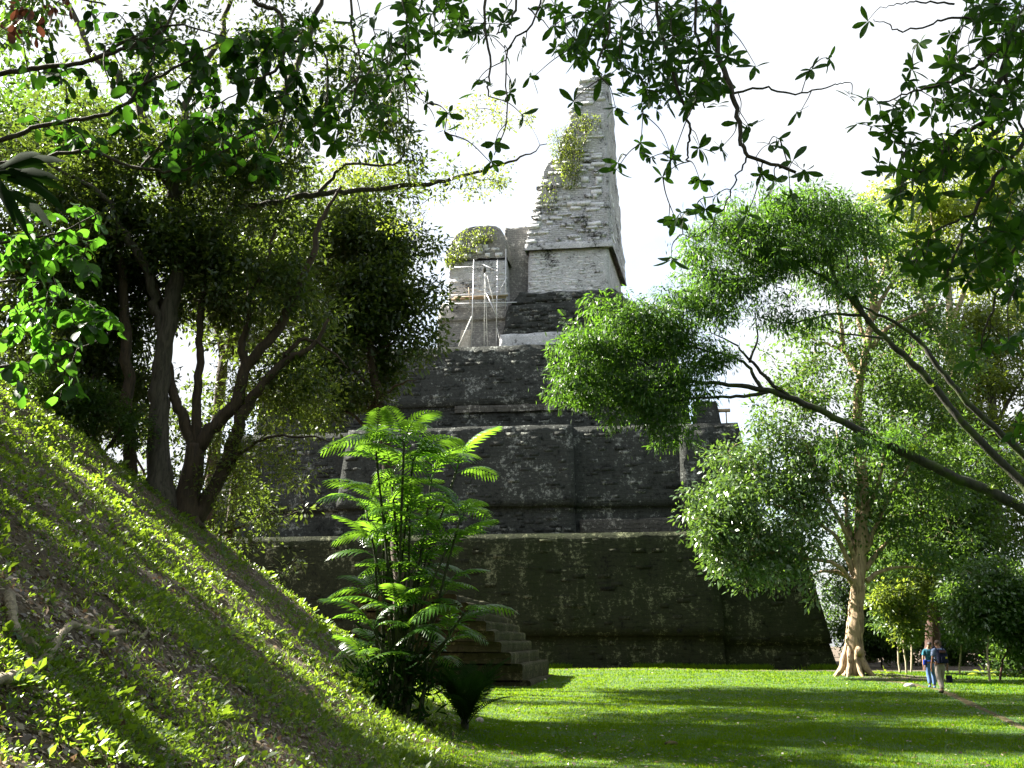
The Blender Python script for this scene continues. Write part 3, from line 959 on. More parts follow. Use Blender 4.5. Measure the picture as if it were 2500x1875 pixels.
# ------------------------------------------------------------------ trees
class Tree:
    """limbs are drawn as polylines; twigs grow from the nearest wood to leaf clusters that fill the crown"""
    def __init__(self, name, label, base, bark, group=None, cat='tree'):
        self.root = empty(name, tuple(base), label, cat, group)
        self.bark = bark
        self.nodes, self.nr = [], []
        self.leaf = []

    def limb(self, name, pts, radii, sides=10, wob=0.12, m_=6, jit=0.0, flare=0.0):
        P = catmull(pts, m_)
        if jit:
            q = np.arange(len(P))[:, None] * np.array([0.6, 0.6, 0.6]) + rng.uniform(0, 50, 3)
            P = P + np.stack([vnoise(q + 31 * k, k) for k in range(3)], -1) * jit * np.minimum(1, np.arange(len(P)) / 3)[:, None]
        r = np.interp(np.linspace(0, 1, len(P)), np.linspace(0, 1, len(radii)), radii)
        if flare:
            s = np.concatenate([[0], np.cumsum(np.linalg.norm(np.diff(P, axis=0), axis=1))])
            r = r * (1 + flare * np.exp(-s / (radii[0] * 1.8)))
        mb = MB()
        mb.tube(P, r, sides, True, wob, int(rng.integers(1000)))
        o = mb.build(name, self.bark, self.root, smooth=True)
        self.nodes.append(P); self.nr.append(r)
        return o

    def clusters(self, ells, n, gate=-0.1, gscale=0.7, seed=0, shell=0.35):
        """cluster centres in ellipsoids given as picture ellipses at a distance: (px, py, rx, ry, Y, weight[, depth])"""
        W = np.array([e[2] * e[3] * e[5] for e in ells], float); W /= W.sum()
        C = []
        for e, w in zip(ells, W):
            k = max(2, int(round(n * w)))
            c = at(e[0], e[1], e[4]); s = e[4] / F * 1.03
            dep = e[6] if len(e) > 6 else 0.8 * (e[2] + e[3]) / 2 * s
            d = rand_dirs(k * 3) * (rng.random((k * 3, 1)) ** (1 / 3) * (1 - shell) + shell * rng.random((k * 3, 1)) ** 0.15)
            u_ = d / (np.linalg.norm(d, axis=1, keepdims=True) + 1e-9)
            lob = 1 + 0.45 * fbm(u_ * 2.2 + e[0] * .37, seed + 5, 2) + 0.30 * (rng.random(len(d)) < .10) * rng.random(len(d))
            P = c + d * lob[:, None] * np.array([e[2] * s, dep, e[3] * s])
            g = fbm(P * gscale, seed + 50, 2)
            P = P[g > gate][:k]
            C.append(P)
        return np.concatenate(C)

    def twigs(self, C, r0=0.02, r1=0.006, name='twig', sag=0.08):
        """connect each cluster to the nearest wood, thin 3-sided shoots with a bend, joined into one part"""
        NP = np.concatenate(self.nodes)
        mb = MB()
        order = np.argsort(np.min(np.linalg.norm(NP[None, ::4] - C[:, None], axis=2), axis=1)) if len(C) * len(NP) < 4e6 else np.arange(len(C))
        pool = [NP]
        cur = NP
        for ii, i in enumerate(order):
            c = C[i]
            dv = cur - c
            dd = np.einsum('ij,ij->i', dv, dv) + 0.6 * np.maximum(dv[:, 2], 0) ** 2
            k = int(np.argmin(dd)); a = cur[k]
            L = math.sqrt(dd[k])
            mid = (a + c) / 2 + rng.normal(size=3) * 0.10 * L + np.array([0, 0, sag * L])
            P = catmull([a, mid, c], 2)
            mb.tube(P, np.linspace(min(r0, r1 + 0.008 * L), r1, len(P)), 3, False)
            cur = np.concatenate([cur, P[1:]])
        o = mb.build(name, self.bark, self.root)
        tag(o, None, None, None, 'stuff')
        return cur

    def foliage(self, C, per, spread, size, mat, tmpl='quad', droop=0.25, name='foliage', w=0.42, up_bias=0.9, value=None):
        n = len(C) * per
        c = np.repeat(C, per, 0)
        d = rand_dirs(n)
        r = rng.random((n, 1)) ** 0.6
        pos = c + d * r * np.asarray(spread)
        axis = d + rng.normal(size=(n, 3)) * 0.5 - np.array([0, 0, droop])
        up = rng.normal(size=(n, 3)) * (1 - up_bias * 0.6) + np.array([0, 0, up_bias])
        sz = size * rng.uniform(0.6, 1.25, n)
        tm = {'quad': tmpl_quad(w), 'leaf6': tmpl_leaf6(w), 'feather': tmpl_feather()}[tmpl]
        cl = np.repeat(rng.random(len(C)), per)
        val = np.clip(0.55 * rng.random(n) + 0.45 * cl, 0, 1) if value is None else np.clip(value + rng.normal(size=n) * 0.2, 0, 1)
        me = leaves_mesh(name, pos, axis, up, sz, tm, val)
        o = link(name, me, mat, self.root)
        tag(o, None, None, None, 'stuff')
        return o


def gpf(px, py):
    b = None
    while b is None:
        b = gp(px, py); py += 4
    return np.array([b[0], b[1], tz(b[0], b[1])])


def A(Y, *pts):
    return [at(px, py, Y + (dy[0] if dy else 0)) for px, py, *dy in pts]


# ---- left: great forked tree on the shoulder of the mound
b = gpf(392, 1190)
YL = b[1]
T = Tree('forest_tree', 'great dark tree with thick straight trunk on the shoulder of the mound', b, M['bark_grey'])
tr = A(YL, (396, 1260), (388, 1180), (384, 1050), (392, 920), (408, 800), (428, 690), (440, 600), (425, 480), (395, 420))
T.limb('trunk', tr, [.40, .32, .27, .25, .23, .21, .19, .16, .13], 14, 0.14, 6, 0.06, 0.25)
T.limb('limb', A(YL, (395, 430), (354, 285), (290, 190), (220, 122), (172, 5), (150, -120)), [.17, .13, .11, .09, .07, .05], 8, jit=.15)
T.limb('limb', A(YL, (425, 480), (430, 400), (462, 224), (552, 50, 1), (590, -120, 2)), [.17, .14, .10, .08, .05], 8, jit=.15)
T.limb('limb', A(YL, (436, 640), (500, 580, .5), (570, 510, 1), (650, 346, 1), (692, 224, 1.5), (755, 95, 2), (800, -80, 2)), [.20, .18, .16, .14, .12, .10, .06], 9, jit=.15)
T.limb('limb', A(YL, (570, 512, 1), (690, 490, 1), (773, 476, 1), (855, 464, 1), (1044, 447, 1.5), (1166, 419, 2), (1260, 390, 2), (1335, 352, 2.5)), [.11, .10, .09, .085, .07, .05, .035, .015], 8, jit=.10)
T.limb('limb', A(YL, (773, 476, 1), (850, 400, .5), (960, 400, 0), (1010, 330, 0)), [.06, .045, .03, .01], 6, jit=.1)
T.limb('limb', A(YL, (650, 346, 1), (760, 300, 0), (860, 210, -1), (960, 120, -1)), [.08, .06, .045, .02], 6, jit=.15)
T.limb('limb', A(YL, (404, 830), (380, 760), (350, 650, -.5), (300, 560, -1), (240, 470, -1.5), (120, 400, -2)), [.16, .14, .12, .10, .07, .04], 8, jit=.15)
T.limb('limb', A(YL, (300, 560, -1), (180, 600, -1.5), (60, 590, -2), (-120, 560, -2)), [.08, .06, .05, .03], 6, jit=.15)
C = T.clusters([(120, 330, 160, 150, YL - 1, .35), (330, 420, 190, 130, YL, 1.0), (500, 400, 170, 120, YL, 1.0), (640, 360, 130, 120, YL, .8), (720, 150, 150, 130, YL + 1, .4),
                (480, 150, 190, 140, YL, .25), (150, 560, 190, 150, YL - 1, 1.3), (350, 590, 180, 110, YL, 1.5), (230, 170, 170, 120, YL, .15), (880, 230, 140, 130, YL, .4), (60, 760, 160, 130, YL - 1, 1.0),
                (1000, 410, 150, 55, YL + 1, .25), (940, 330, 120, 60, YL, .5), (640, -120, 250, 110, YL, 1.0), (250, -140, 250, 120, YL, .9)], 1350, -.10, 1.0, 1)
T.twigs(C, .03, .005)
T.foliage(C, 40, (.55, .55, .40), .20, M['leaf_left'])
C2 = T.clusters([(1120, 455, 140, 25, YL + 1.5, 1), (1000, 540, 60, 30, YL + 1, .5), (1180, 300, 130, 60, YL + 2, .5), (1230, 430, 60, 40, YL + 2, .8), (900, 420, 110, 40, YL + 1, 1)], 75, -0.1, .9, 2)
T.twigs(C2, .015, .004)
T.foliage(C2, 34, (.34, .34, .28), .12, M['leaf_olive'])

# ---- left: tree of several spreading stems beside it
b = gpf(452, 1232)
YM = b[1]
T = Tree('forest_tree', 'spreading tree with several curved stems leaning towards the temple', b, M['bark_brown'])
T.limb('trunk', A(YM, (456, 1290), (458, 1235), (470, 1150), (478, 1085)), [.42, .32, .28, .25], 12, .14, 6, 0, .2)
T.limb('stem', A(YM, (476, 1100), (450, 1030), (424, 960), (408, 880), (400, 800), (380, 700), (330, 600)), [.17, .15, .13, .11, .09, .07, .04], 9, jit=.06)
T.limb('stem', A(YM, (480, 1090), (478, 1000), (486, 900), (488, 800), (500, 700), (530, 600), (520, 520)), [.15, .13, .11, .10, .08, .06, .03], 9, jit=.06)
T.limb('stem', A(YM, (484, 1095), (530, 1030), (580, 980), (600, 900), (640, 850), (690, 790), (725, 700), (765, 620), (780, 540), (835, 455)), [.20, .185, .17, .16, .145, .13, .11, .09, .07, .04], 10, jit=.06)
T.limb('stem', A(YM, (478, 1270), (520, 1200), (560, 1110), (590, 1020), (640, 940), (700, 880), (760, 848), (800, 780)), [.22, .19, .17, .155, .13, .10, .07, .04], 10, jit=.06)
T.limb('limb', A(YM, (600, 905), (590, 840), (605, 790), (610, 720), (650, 650), (670, 560)), [.12, .10, .09, .08, .06, .03], 8, jit=.06)
T.limb('limb', A(YM, (690, 870), (740, 830), (790, 845), (850, 900)), [.07, .055, .04, .02], 6, jit=.06)
T.limb('limb', A(YM, (545, 1140), (640, 1075, -.5), (740, 1065, -1), (840, 1085, -1.5)), [.05, .04, .03, .01], 6, jit=.06)
T.limb('limb', A(YM, (500, 1245), (530, 1200), (580, 1120), (650, 1060)), [.05, .04, .03, .015], 6, jit=.04)
C = T.clusters([(620, 690, 150, 110, YM, 1.1), (500, 570, 150, 110, YM, 1.0), (680, 590, 120, 110, YM + 1, 1.0), (420, 700, 120, 100, YM + 1, .8), (330, 760, 110, 120, YM + 1, .7), (260, 900, 120, 120, YM + 2, .9),
                (560, 800, 80, 60, YM + 1, .6), (720, 920, 110, 80, YM + 1, .7), (160, 860, 140, 110, YM + 1, .9), (760, 760, 70, 80, YM + 1, .8)], 760, -.18, .95, 3)
T.twigs(C, .025, .005)
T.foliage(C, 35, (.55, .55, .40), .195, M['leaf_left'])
C = T.clusters([(660, 1010, 130, 80, YM + .5, .8), (620, 1110, 110, 70, YM, .9), (640, 930, 110, 60, YM + 1, .8), (540, 1190, 60, 60, YM, .7), (720, 1160, 50, 60, YM, .3), (760, 960, 90, 60, YM + .5, .6)], 150, -0.3, .8, 4)
T.twigs(C, .015, .004)
T.foliage(C, 42, (.45, .45, .34), .13, M['leaf_olive'])

# ---- slim tree behind the great trunk
b = gpf(318, 1095)
YS = b[1] + 1.0
T = Tree('forest_tree', 'slimmer dark tree just left of the great trunk on the mound', np.array([*at(318, 1100, YS)[:2], tz(*at(318, 1100, YS)[:2])]), M['bark_brown'])
T.limb('trunk', A(YS, (316, 1180), (315, 1090), (312, 960), (310, 840), (300, 700), (290, 560), (330, 420)), [.20, .17, .155, .14, .12, .09, .06], 10, .12, 6, .08)
C = T.clusters([(240, 760, 160, 120, YS + 1, 1), (330, 880, 100, 90, YS + 1, .9), (150, 930, 130, 80, YS + 1, 1), (260, 620, 120, 120, YS + 1, 1), (60, 900, 120, 70, YS + 1, 1), (330, 1000, 60, 60, YS + 1.5, .8), (220, 1000, 110, 60, YS + 1.5, .9)], 330, -.2, .6, 5)
T.twigs(C, .025, .005)
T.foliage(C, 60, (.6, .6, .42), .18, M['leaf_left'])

for px, py, lab in ((255, 1075, 'dark bush on the mound crest left of the tree trunks'), (150, 1010, 'dark bush higher on the mound crest near the left edge')):
    bb = gpf(px, py)
    yb = bb[1] + .6
    T = Tree('bush', lab, (at(px, py, yb)[0], yb, tz(at(px, py, yb)[0], yb)), M['bark_brown'], 'bushes on the mound crest', 'bush')
    bs = np.array(T.root.location)
    for q in range(5):
        T.limb('stem', [bs, bs + np.array([rng.uniform(-.5, .5), rng.uniform(-.2, .4), .7]), bs + np.array([rng.uniform(-1, 1), rng.uniform(-.3, .6), 1.4])], [.03, .02, .008], 5)
    C = T.clusters([(px, py - 60, 90, 70, yb, 1), (px + 60, py - 30, 60, 50, yb, .8), (px - 60, py - 40, 70, 50, yb, .8)], 120, -.4, 1.0, px)
    T.twigs(C, .012, .004)
    T.foliage(C, 40, (.34, .34, .26), .13, M['leaf_dark'])

# ---- dense tall tree in front of the temple's left shoulder
YD = 37.0
bx = at(985, 1600, YD)
T = Tree('dense_tree', 'dense dark green tree standing against the left shoulder of the temple', (bx[0], bx[1], tz(bx[0], bx[1])), M['bark_brown'])
T.limb('trunk', [np.array([bx[0], bx[1], tz(bx[0], bx[1]) - .3])] + A(YD, (975, 1350), (940, 1080), (905, 850), (900, 650), (895, 480)), [.32, .26, .22, .17, .11, .04], 10, .1, 6, .1, .3)
for q in range(9):
    y0 = 1050 - q * 55
    sgn = 1 if q % 2 else -1
    T.limb('limb', A(YD, (900, y0), (900 + sgn * 60, y0 - 50, rng.uniform(-1, 1)), (900 + sgn * 120, y0 - 70, rng.uniform(-1.5, 1.5))), [.08, .05, .015], 6, jit=.08)
C = T.clusters([(890, 510, 70, 70, YD, 1.0), (905, 600, 110, 80, YD, 1.1), (950, 690, 120, 90, YD, 1.2), (880, 750, 140, 90, YD, 1.2), (930, 810, 120, 80, YD, 1.1), (830, 860, 120, 80, YD, 1.0), (900, 920, 110, 70, YD, .9),
                (790, 950, 100, 70, YD, .6), (1010, 590, 70, 60, YD, .6), (960, 460, 60, 40, YD, .4), (820, 560, 60, 60, YD, .6), (1040, 740, 50, 60, YD, .8), (780, 700, 70, 70, YD, .6), (1010, 850, 70, 50, YD, .5), (850, 1010, 90, 50, YD, .4), (840, 640, 60, 80, YD, .8)], 900, -.12, .8, 6)
T.twigs(C, .03, .006)
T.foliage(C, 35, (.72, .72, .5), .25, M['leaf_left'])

# ---- right: pale peeling-barked tree on the lawn
b = gpf(2085, 1648)
YP = b[1]
T = Tree('paperbark_tree', 'tree with pale peeling trunk and flared foot standing on the lawn before the temple', b, M['bark_pale'])
TRK = T.limb('trunk', [b + np.array([0.05, 0, -.3]), b + np.array([0, 0, .35])] + A(YP, (2086, 1560), (2092, 1480), (2098, 1400), (2104, 1300), (2106, 1200), (2100, 1100), (2092, 1000), (2105, 900), (2122, 820), (2130, 740), (2128, 640)), [.56, .47, .40, .36, .34, .325, .31, .28, .23, .19, .16, .12, .08], 22, .24, 6, .05)
for k, (dx, dy) in enumerate(((-.95, -.25), (-.55, -.75), (.1, -.95), (.7, -.7), (.95, -.1), (-.8, .5))):
    T.limb('buttress_root', [b + np.array([dx * .25, dy * .25, 1.5]), b + np.array([dx * .48, dy * .48, .70]), b + np.array([dx * .72, dy * .72, .18]), b + np.array([dx * 1.2, dy * 1.2, -.2])], [.06, .15, .13, .04], 8, .35).parent = TRK
mb = MB(); mb.tube(b + np.array([[.14, -.40, 1.30], [.16, -.48, 1.16], [.18, -.50, 1.0], [.18, -.46, .86]]), [.08, .20, .20, .08], 10, True, .25, 4)
mb.build('burl', M['bark_pale'], TRK, smooth=True)
LB = [[(2092, 1420), (2066, 1360), (2040, 1310), (1985, 1270), (1930, 1245), (1880, 1230)], [(2094, 1400), (2075, 1330), (2050, 1270), (2010, 1200), (1985, 1130), (1960, 1070)], [(2096, 1360), (2070, 1280), (2060, 1200), (2050, 1120), (2040, 1050)],
      [(2092, 1430), (2040, 1380), (1960, 1360), (1880, 1350), (1800, 1370)], [(2112, 1350), (2140, 1280), (2170, 1210), (2210, 1150), (2250, 1080)], [(2112, 1390), (2150, 1340), (2190, 1310), (2260, 1310)], [(2108, 1300), (2125, 1230), (2150, 1160), (2160, 1080)],
      [(2104, 930), (2080, 890), (2060, 860), (2020, 840), (1980, 825), (1965, 790)], [(2118, 840), (2100, 800), (2090, 760), (2060, 700), (2040, 620)], [(2060, 860), (2055, 800), (2045, 740), (2040, 690)], [(2130, 780), (2160, 720), (2200, 660), (2240, 600)], [(2126, 850), (2170, 800), (2230, 770), (2300, 740)], [(2130, 700), (2110, 620), (2120, 540)], [(2122, 820), (2135, 740), (2160, 650), (2180, 560)],
      [(2094, 1440), (2060, 1405), (2010, 1395), (1960, 1420)], [(2116, 1420), (2140, 1400), (2200, 1385), (2280, 1390)]]
for k, pl in enumerate(LB):
    dz = rng.uniform(-2.2, 2.2)
    n_ = len(pl)
    T.limb('limb', A(YP, *[(x, y, dz * q / (n_ - 1)) for q, (x, y) in enumerate(pl)]), np.linspace(.15 if k != 3 else .12, .03, n_), 7, .1, 5, .06)
C = T.clusters([(1860, 1240, 130, 100, YP - 1, 1.15), (1790, 1330, 90, 80, YP - 1, 1.1), (1930, 1140, 120, 90, YP, 1.0), (1810, 1130, 70, 50, YP, .8), (1930, 1340, 80, 60, YP - 1, .7), (2000, 1150, 80, 60, YP, .6), (1730, 1250, 60, 70, YP - 1, 1.0), (1990, 1280, 70, 60, YP + 1, .5), (1900, 1240, 210, 210, YP, .22), (1900, 1060, 100, 40, YP, .5), (1980, 1430, 40, 30, YP - 1, .5), (1860, 1400, 90, 40, YP - 1, .6)], 360, -.35, .75, 17)
T.twigs(C, .03, .008)
T.foliage(C, 58, (.95, .95, .6), .30, M['leaf_gloss'], 'quad', .5, w=.40, up_bias=.7)
C = T.clusters([(2030, 860, 130, 90, YP, .5), (2180, 700, 150, 130, YP, .7), (2060, 640, 130, 90, YP, .6), (2240, 880, 150, 120, YP, .9), (2190, 1040, 140, 90, YP, .9), (2230, 1190, 130, 100, YP, 1.0), (2180, 1310, 100, 70, YP, .7), (1930, 980, 90, 60, YP, .55), (2300, 1330, 90, 60, YP, .7), (2130, 560, 100, 60, YP, .6), (2130, 1000, 240, 330, YP + 1, .22), (1960, 900, 130, 120, YP, .3)], 520, -.2, .75, 8)
T.twigs(C, .03, .008)
T.foliage(C, 58, (.95, .95, .6), .28, M['leaf_dark'], 'quad', .4)

# ---- right: leaning mossy tree with feathery leaves
YF = 27.0
bx = at(2790, 1560, YF + 1)
bz = tz(bx[0], bx[1])
T = Tree('feathery_tree', 'leaning dark mossy tree with feathery drooping leaves reaching in from the right edge', (bx[0], bx[1], bz), M['bark_moss'])
T.limb('trunk', [np.array([bx[0], bx[1], bz - .4]), np.array([bx[0] - .2, bx[1], bz + 1.0])] + A(YF, (2700, 1390, .6), (2610, 1310, .4), (2500, 1245), (2400, 1195), (2300, 1150), (2200, 1100), (2100, 1050), (2000, 1000), (1930, 972), (1860, 950), (1780, 938), (1690, 930), (1600, 900), (1520, 860)),
       [.36, .28, .20, .17, .15, .14, .13, .12, .105, .095, .085, .07, .06, .045, .035, .02], 12, .14, 5, .05)
T.limb('stem', A(YF, (2640, 1330, .5), (2560, 1250, .8), (2480, 1165, 1), (2400, 1085, 1), (2330, 1010, 1), (2270, 930, 1), (2210, 870, 1), (2160, 825, 1), (2110, 770, 1), (2050, 705, 1), (1980, 660, 1), (1880, 635, 1), (1800, 640, 1)), [.17, .15, .13, .12, .11, .105, .10, .09, .08, .065, .05, .03, .015], 10, .12, 5, .05)
T.limb('stem', A(YF, (2660, 1340, .6), (2600, 1220, 2), (2500, 1110, 2.2), (2420, 1040, 2.2), (2350, 970, 2.2), (2280, 880, 2.2), (2230, 820, 2.2), (2170, 780, 2), (2100, 745, 2), (2030, 690, 2)), [.15, .13, .11, .10, .09, .08, .07, .05, .035, .015], 9, .12, 5, .05)
for pl, r0 in (([(1930, 972), (1880, 930), (1830, 880), (1790, 840), (1730, 810)], .07), ([(1860, 950), (1830, 900), (1780, 870), (1700, 850), (1620, 820)], .06), ([(1880, 955), (1800, 970), (1700, 972), (1600, 985), (1520, 960)], .06),
               ([(1690, 930), (1600, 950), (1500, 940), (1420, 900)], .05), ([(1830, 885), (1850, 820), (1840, 760)], .04), ([(2110, 770, 1), (2020, 770, 1), (1930, 790, 0), (1860, 770, 0)], .05), ([(2050, 705, 1), (2010, 620, 1), (1930, 540, 1), (1880, 500, 1)], .06),
               ([(2120, 790, 1), (2080, 700, 1), (2060, 610, 1), (2010, 540, 1)], .06), ([(1980, 660, 1), (1900, 590, 0), (1830, 560, 0), (1760, 560, 0)], .05), ([(2160, 825, 1), (2060, 815, 0), (2000, 795, 0)], .04), ([(2150, 1078), (2100, 1090, -.5), (2040, 1120, -.7)], .04)):
    n_ = len(pl)
    T.limb('limb', A(YF, *pl), np.linspace(r0, .012, n_), 7, .1, 5, .05)
C = T.clusters([(1430, 870, 115, 70, YF, 1.0), (1540, 800, 140, 80, YF, 1.1), (1660, 780, 135, 90, YF, 1.0), (1480, 950, 135, 55, YF, 1.1), (1620, 950, 130, 65, YF, 1.0), (1640, 1030, 60, 50, YF, .9), (1720, 850, 70, 60, YF, .8), (1550, 1010, 70, 40, YF, .8), (1570, 890, 220, 130, YF, .2)], 520, -.30, 1.0, 9)
T.twigs(C, .018, .004)
T.foliage(C, 40, (.46, .46, .20), .19, M['leaf_feather'], 'quad', .75, w=.26, up_bias=.8)
T.foliage(C[::4], 7, (.60, .60, .2), .34, M['leaf_feather'], 'feather', .75, up_bias=.8, name='feather_leaves')
C1 = T.clusters([(1790, 620, 140, 105, YF, 1.0), (1900, 560, 165, 105, YF, 1.1), (2020, 590, 140, 115, YF + 1, 1.0), (1960, 500, 110, 45, YF, .9), (1760, 720, 90, 50, YF, .7), (2060, 690, 90, 50, YF + 1, .6), (1950, 780, 110, 30, YF, .7), (2100, 540, 70, 60, YF + 1, .7), (2080, 1090, 70, 35, YF - .5, .8), (2180, 1060, 60, 40, YF, .5), (1860, 690, 90, 40, YF, .35), (1880, 660, 230, 150, YF, .16)], 640, -.30, 1.0, 10)
T.twigs(C1, .018, .004)
T.foliage(C1, 36, (.46, .46, .20), .19, M['leaf_feather'], 'quad', .75, w=.26, up_bias=.8)
T.foliage(C1[::4], 7, (.60, .60, .2), .34, M['leaf_feather'], 'feather', .75, up_bias=.8, name='feather_leaves')
# dark hanging seed pods
CC = np.concatenate([C, C1]); CC = CC[rng.random(len(CC)) < .75]
k = 7; n_ = len(CC) * k
pos = np.repeat(CC, k, 0) + rng.normal(size=(n_, 3)) * np.array([.3, .3, .16])
me = leaves_mesh('seed_pods', pos, np.tile([0, 0, -1.0], (n_, 1)) + rng.normal(size=(n_, 3)) * .12, rand_dirs(n_), rng.uniform(.12, .20, n_), tmpl_quad(.2), rng.random(n_) * .4)
tag(link('seed_pods', me, M['leaf_dark'], T.root), None, None, None, 'stuff')
# tufted air plants sitting on the leaning trunk
for px, py, s, dY in ((2232, 1100, .34, -.1), (2478, 1232, .32, -.1), (1905, 952, .18, -.1), (2278, 945, .2, .9), (2420, 1195, .2, -.15)):
    c = at(px, py, YF + dY)
    n_ = 60
    d = rand_dirs(n_); d[:, 2] = np.abs(d[:, 2]) * .8 + .05
    ep = empty('air_plant', tuple(c), {2232: 'bushy yellow green air plant sitting on the leaning mossy trunk', 2478: 'air plant on the leaning trunk close to the right edge', 1905: 'tiny air plant where the leaning trunk forks towards the temple', 2278: 'small air plant on the upper leaning stem', 2420: 'low air plant midway along the leaning mossy trunk'}[px], 'air plant', 'air plants on the leaning tree')
    link('blades', leaves_mesh('blades', np.tile(c, (n_, 1)), d, rand_dirs(n_), rng.uniform(.6, 1, n_) * s, tmpl_blade(), rng.uniform(.3, 1, n_), np.full(n_, .7)), M['cover'], ep)

# ---- red-barked tree behind the walkers, and the wood at the right
def wood_tree(name, label, px, py, Y, trunk, bark, limbs, ells, n, per, size, mat, group=None, gate=-.2, spread=1.0):
    x, y = at(px, py, Y)[:2]
    base = np.array([x, y, tz(x, y)])
    T = Tree(name, label, base, bark, group)
    pts, rad = trunk
    T.limb('trunk', [base + np.array([0, 0, -.3])] + A(Y, *pts), rad, 9, .12, 5, .08, .25)
    for pl, r0 in limbs:
        T.limb('limb', A(Y, *pl), np.linspace(r0, r0 * .2, len(pl)), 7, .12, 5, .08)
    C = T.clusters(ells, n, gate, .45, int(rng.integers(99)))
    T.twigs(C, .035, .01)
    T.foliage(C, per, (spread, spread, spread * .65), size, mat, 'quad', .35)
    return T


GW = 'trees of the wood at the right'
wood_tree('red_barked_tree', 'tree with dark reddish trunk and orange limbs behind the two walkers', 2275, 1612, 60, ([(2278, 1560), (2280, 1480), (2275, 1400), (2265, 1300), (2240, 1200), (2210, 1080)], [.52, .42, .38, .32, .26, .18, .10]), M['bark_red'],
          [([(2282, 1500), (2320, 1475), (2350, 1455), (2400, 1440)], .24), ([(2280, 1470), (2320, 1455), (2360, 1440)], .16), ([(2272, 1420), (2270, 1350), (2290, 1280), (2330, 1200)], .2), ([(2255, 1330), (2200, 1300), (2150, 1290)], .15), ([(2265, 1370), (2230, 1330), (2215, 1250)], .15)],
          [(2250, 1380, 130, 70, 60, 1), (2300, 1280, 150, 90, 61, 1), (2400, 1350, 110, 90, 60, 1), (2210, 1190, 110, 100, 61, .9), (2350, 1150, 130, 110, 62, 1), (2180, 1330, 70, 60, 59, .7)], 380, 90, .32, M['leaf_dark'], None, -.25, 1.1)
wood_tree('sunlit_tree', 'tall yellow green sunlit tree rising behind the pale-barked tree', 2330, 1600, 74, ([(2330, 1300), (2330, 1000), (2320, 800), (2310, 600)], [.6, .5, .4, .3, .15]), M['bark_sapling'],
          [([(2325, 900), (2260, 750), (2200, 600)], .25), ([(2320, 800), (2380, 650), (2430, 520)], .22), ([(2315, 700), (2280, 560), (2260, 460)], .16), ([(2330, 1000), (2420, 900), (2480, 800)], .2)],
          [(2230, 520, 130, 90, 74, 1), (2330, 440, 130, 90, 74, 1), (2430, 420, 110, 110, 75, 1), (2380, 580, 150, 100, 75, 1), (2460, 700, 100, 130, 75, .9), (2260, 640, 110, 80, 74, .7)], 380, 95, .36, M['leaf_lime'], GW, -.2, 1.25)
wood_tree('forest_tree', 'broad green tree filling the wood edge above the red-barked tree', 2440, 1620, 68, ([(2440, 1400), (2430, 1150), (2420, 950), (2400, 800)], [.5, .42, .34, .25, .12]), M['bark_grey'],
          [([(2430, 1150), (2360, 1050), (2320, 950)], .2), ([(2425, 1050), (2480, 950), (2520, 880)], .18), ([(2420, 950), (2370, 850), (2350, 760)], .15)],
          [(2350, 980, 130, 100, 68, 1), (2460, 930, 110, 120, 68, 1), (2440, 1090, 120, 110, 67, 1), (2360, 820, 110, 90, 69, .8), (2500, 1240, 100, 120, 66, 1), (2440, 800, 100, 70, 69, .7)], 380, 90, .33, M['leaf_olive'], GW, -.2, 1.2)
wood_tree('forest_tree', 'grey green tree seen past the sloping right corner of the temple', 2130, 1625, 82, ([(2130, 1500), (2128, 1350), (2130, 1250)], [.4, .3, .25, .12]), M['bark_sapling'],
          [([(2128, 1400), (2090, 1330), (2080, 1280)], .15), ([(2130, 1380), (2180, 1320), (2200, 1260)], .15)],
          [(2110, 1420, 80, 80, 80, 1), (2140, 1330, 90, 80, 82, 1), (2180, 1450, 70, 80, 84, 1), (2120, 1530, 80, 60, 80, 1), (2220, 1530, 80, 60, 80, .9)], 240, 80, .36, M['leaf_dark'], GW, -.3, 1.3)
wood_tree('forest_tree', 'leafy tree of the wood wall directly behind the pale trunk', 2200, 1610, 84, ([(2200, 1400), (2190, 1200), (2180, 1000), (2190, 850)], [.5, .42, .34, .25, .12]), M['bark_grey'],
          [([(2190, 1250), (2120, 1150), (2080, 1080)], .2), ([(2185, 1100), (2260, 1000), (2320, 900)], .2), ([(2180, 1000), (2120, 900), (2090, 830)], .18)],
          [(2120, 1130, 110, 110, 84, 1), (2240, 1050, 130, 120, 84, 1), (2140, 950, 90, 80, 85, .8), (2300, 900, 130, 110, 85, .9), (2330, 1200, 130, 130, 84, 1), (2230, 800, 120, 80, 86, .7), (2180, 1300, 120, 100, 83, 1)], 330, 60, .40, M['leaf_dark'], GW, -.3, 1.5)
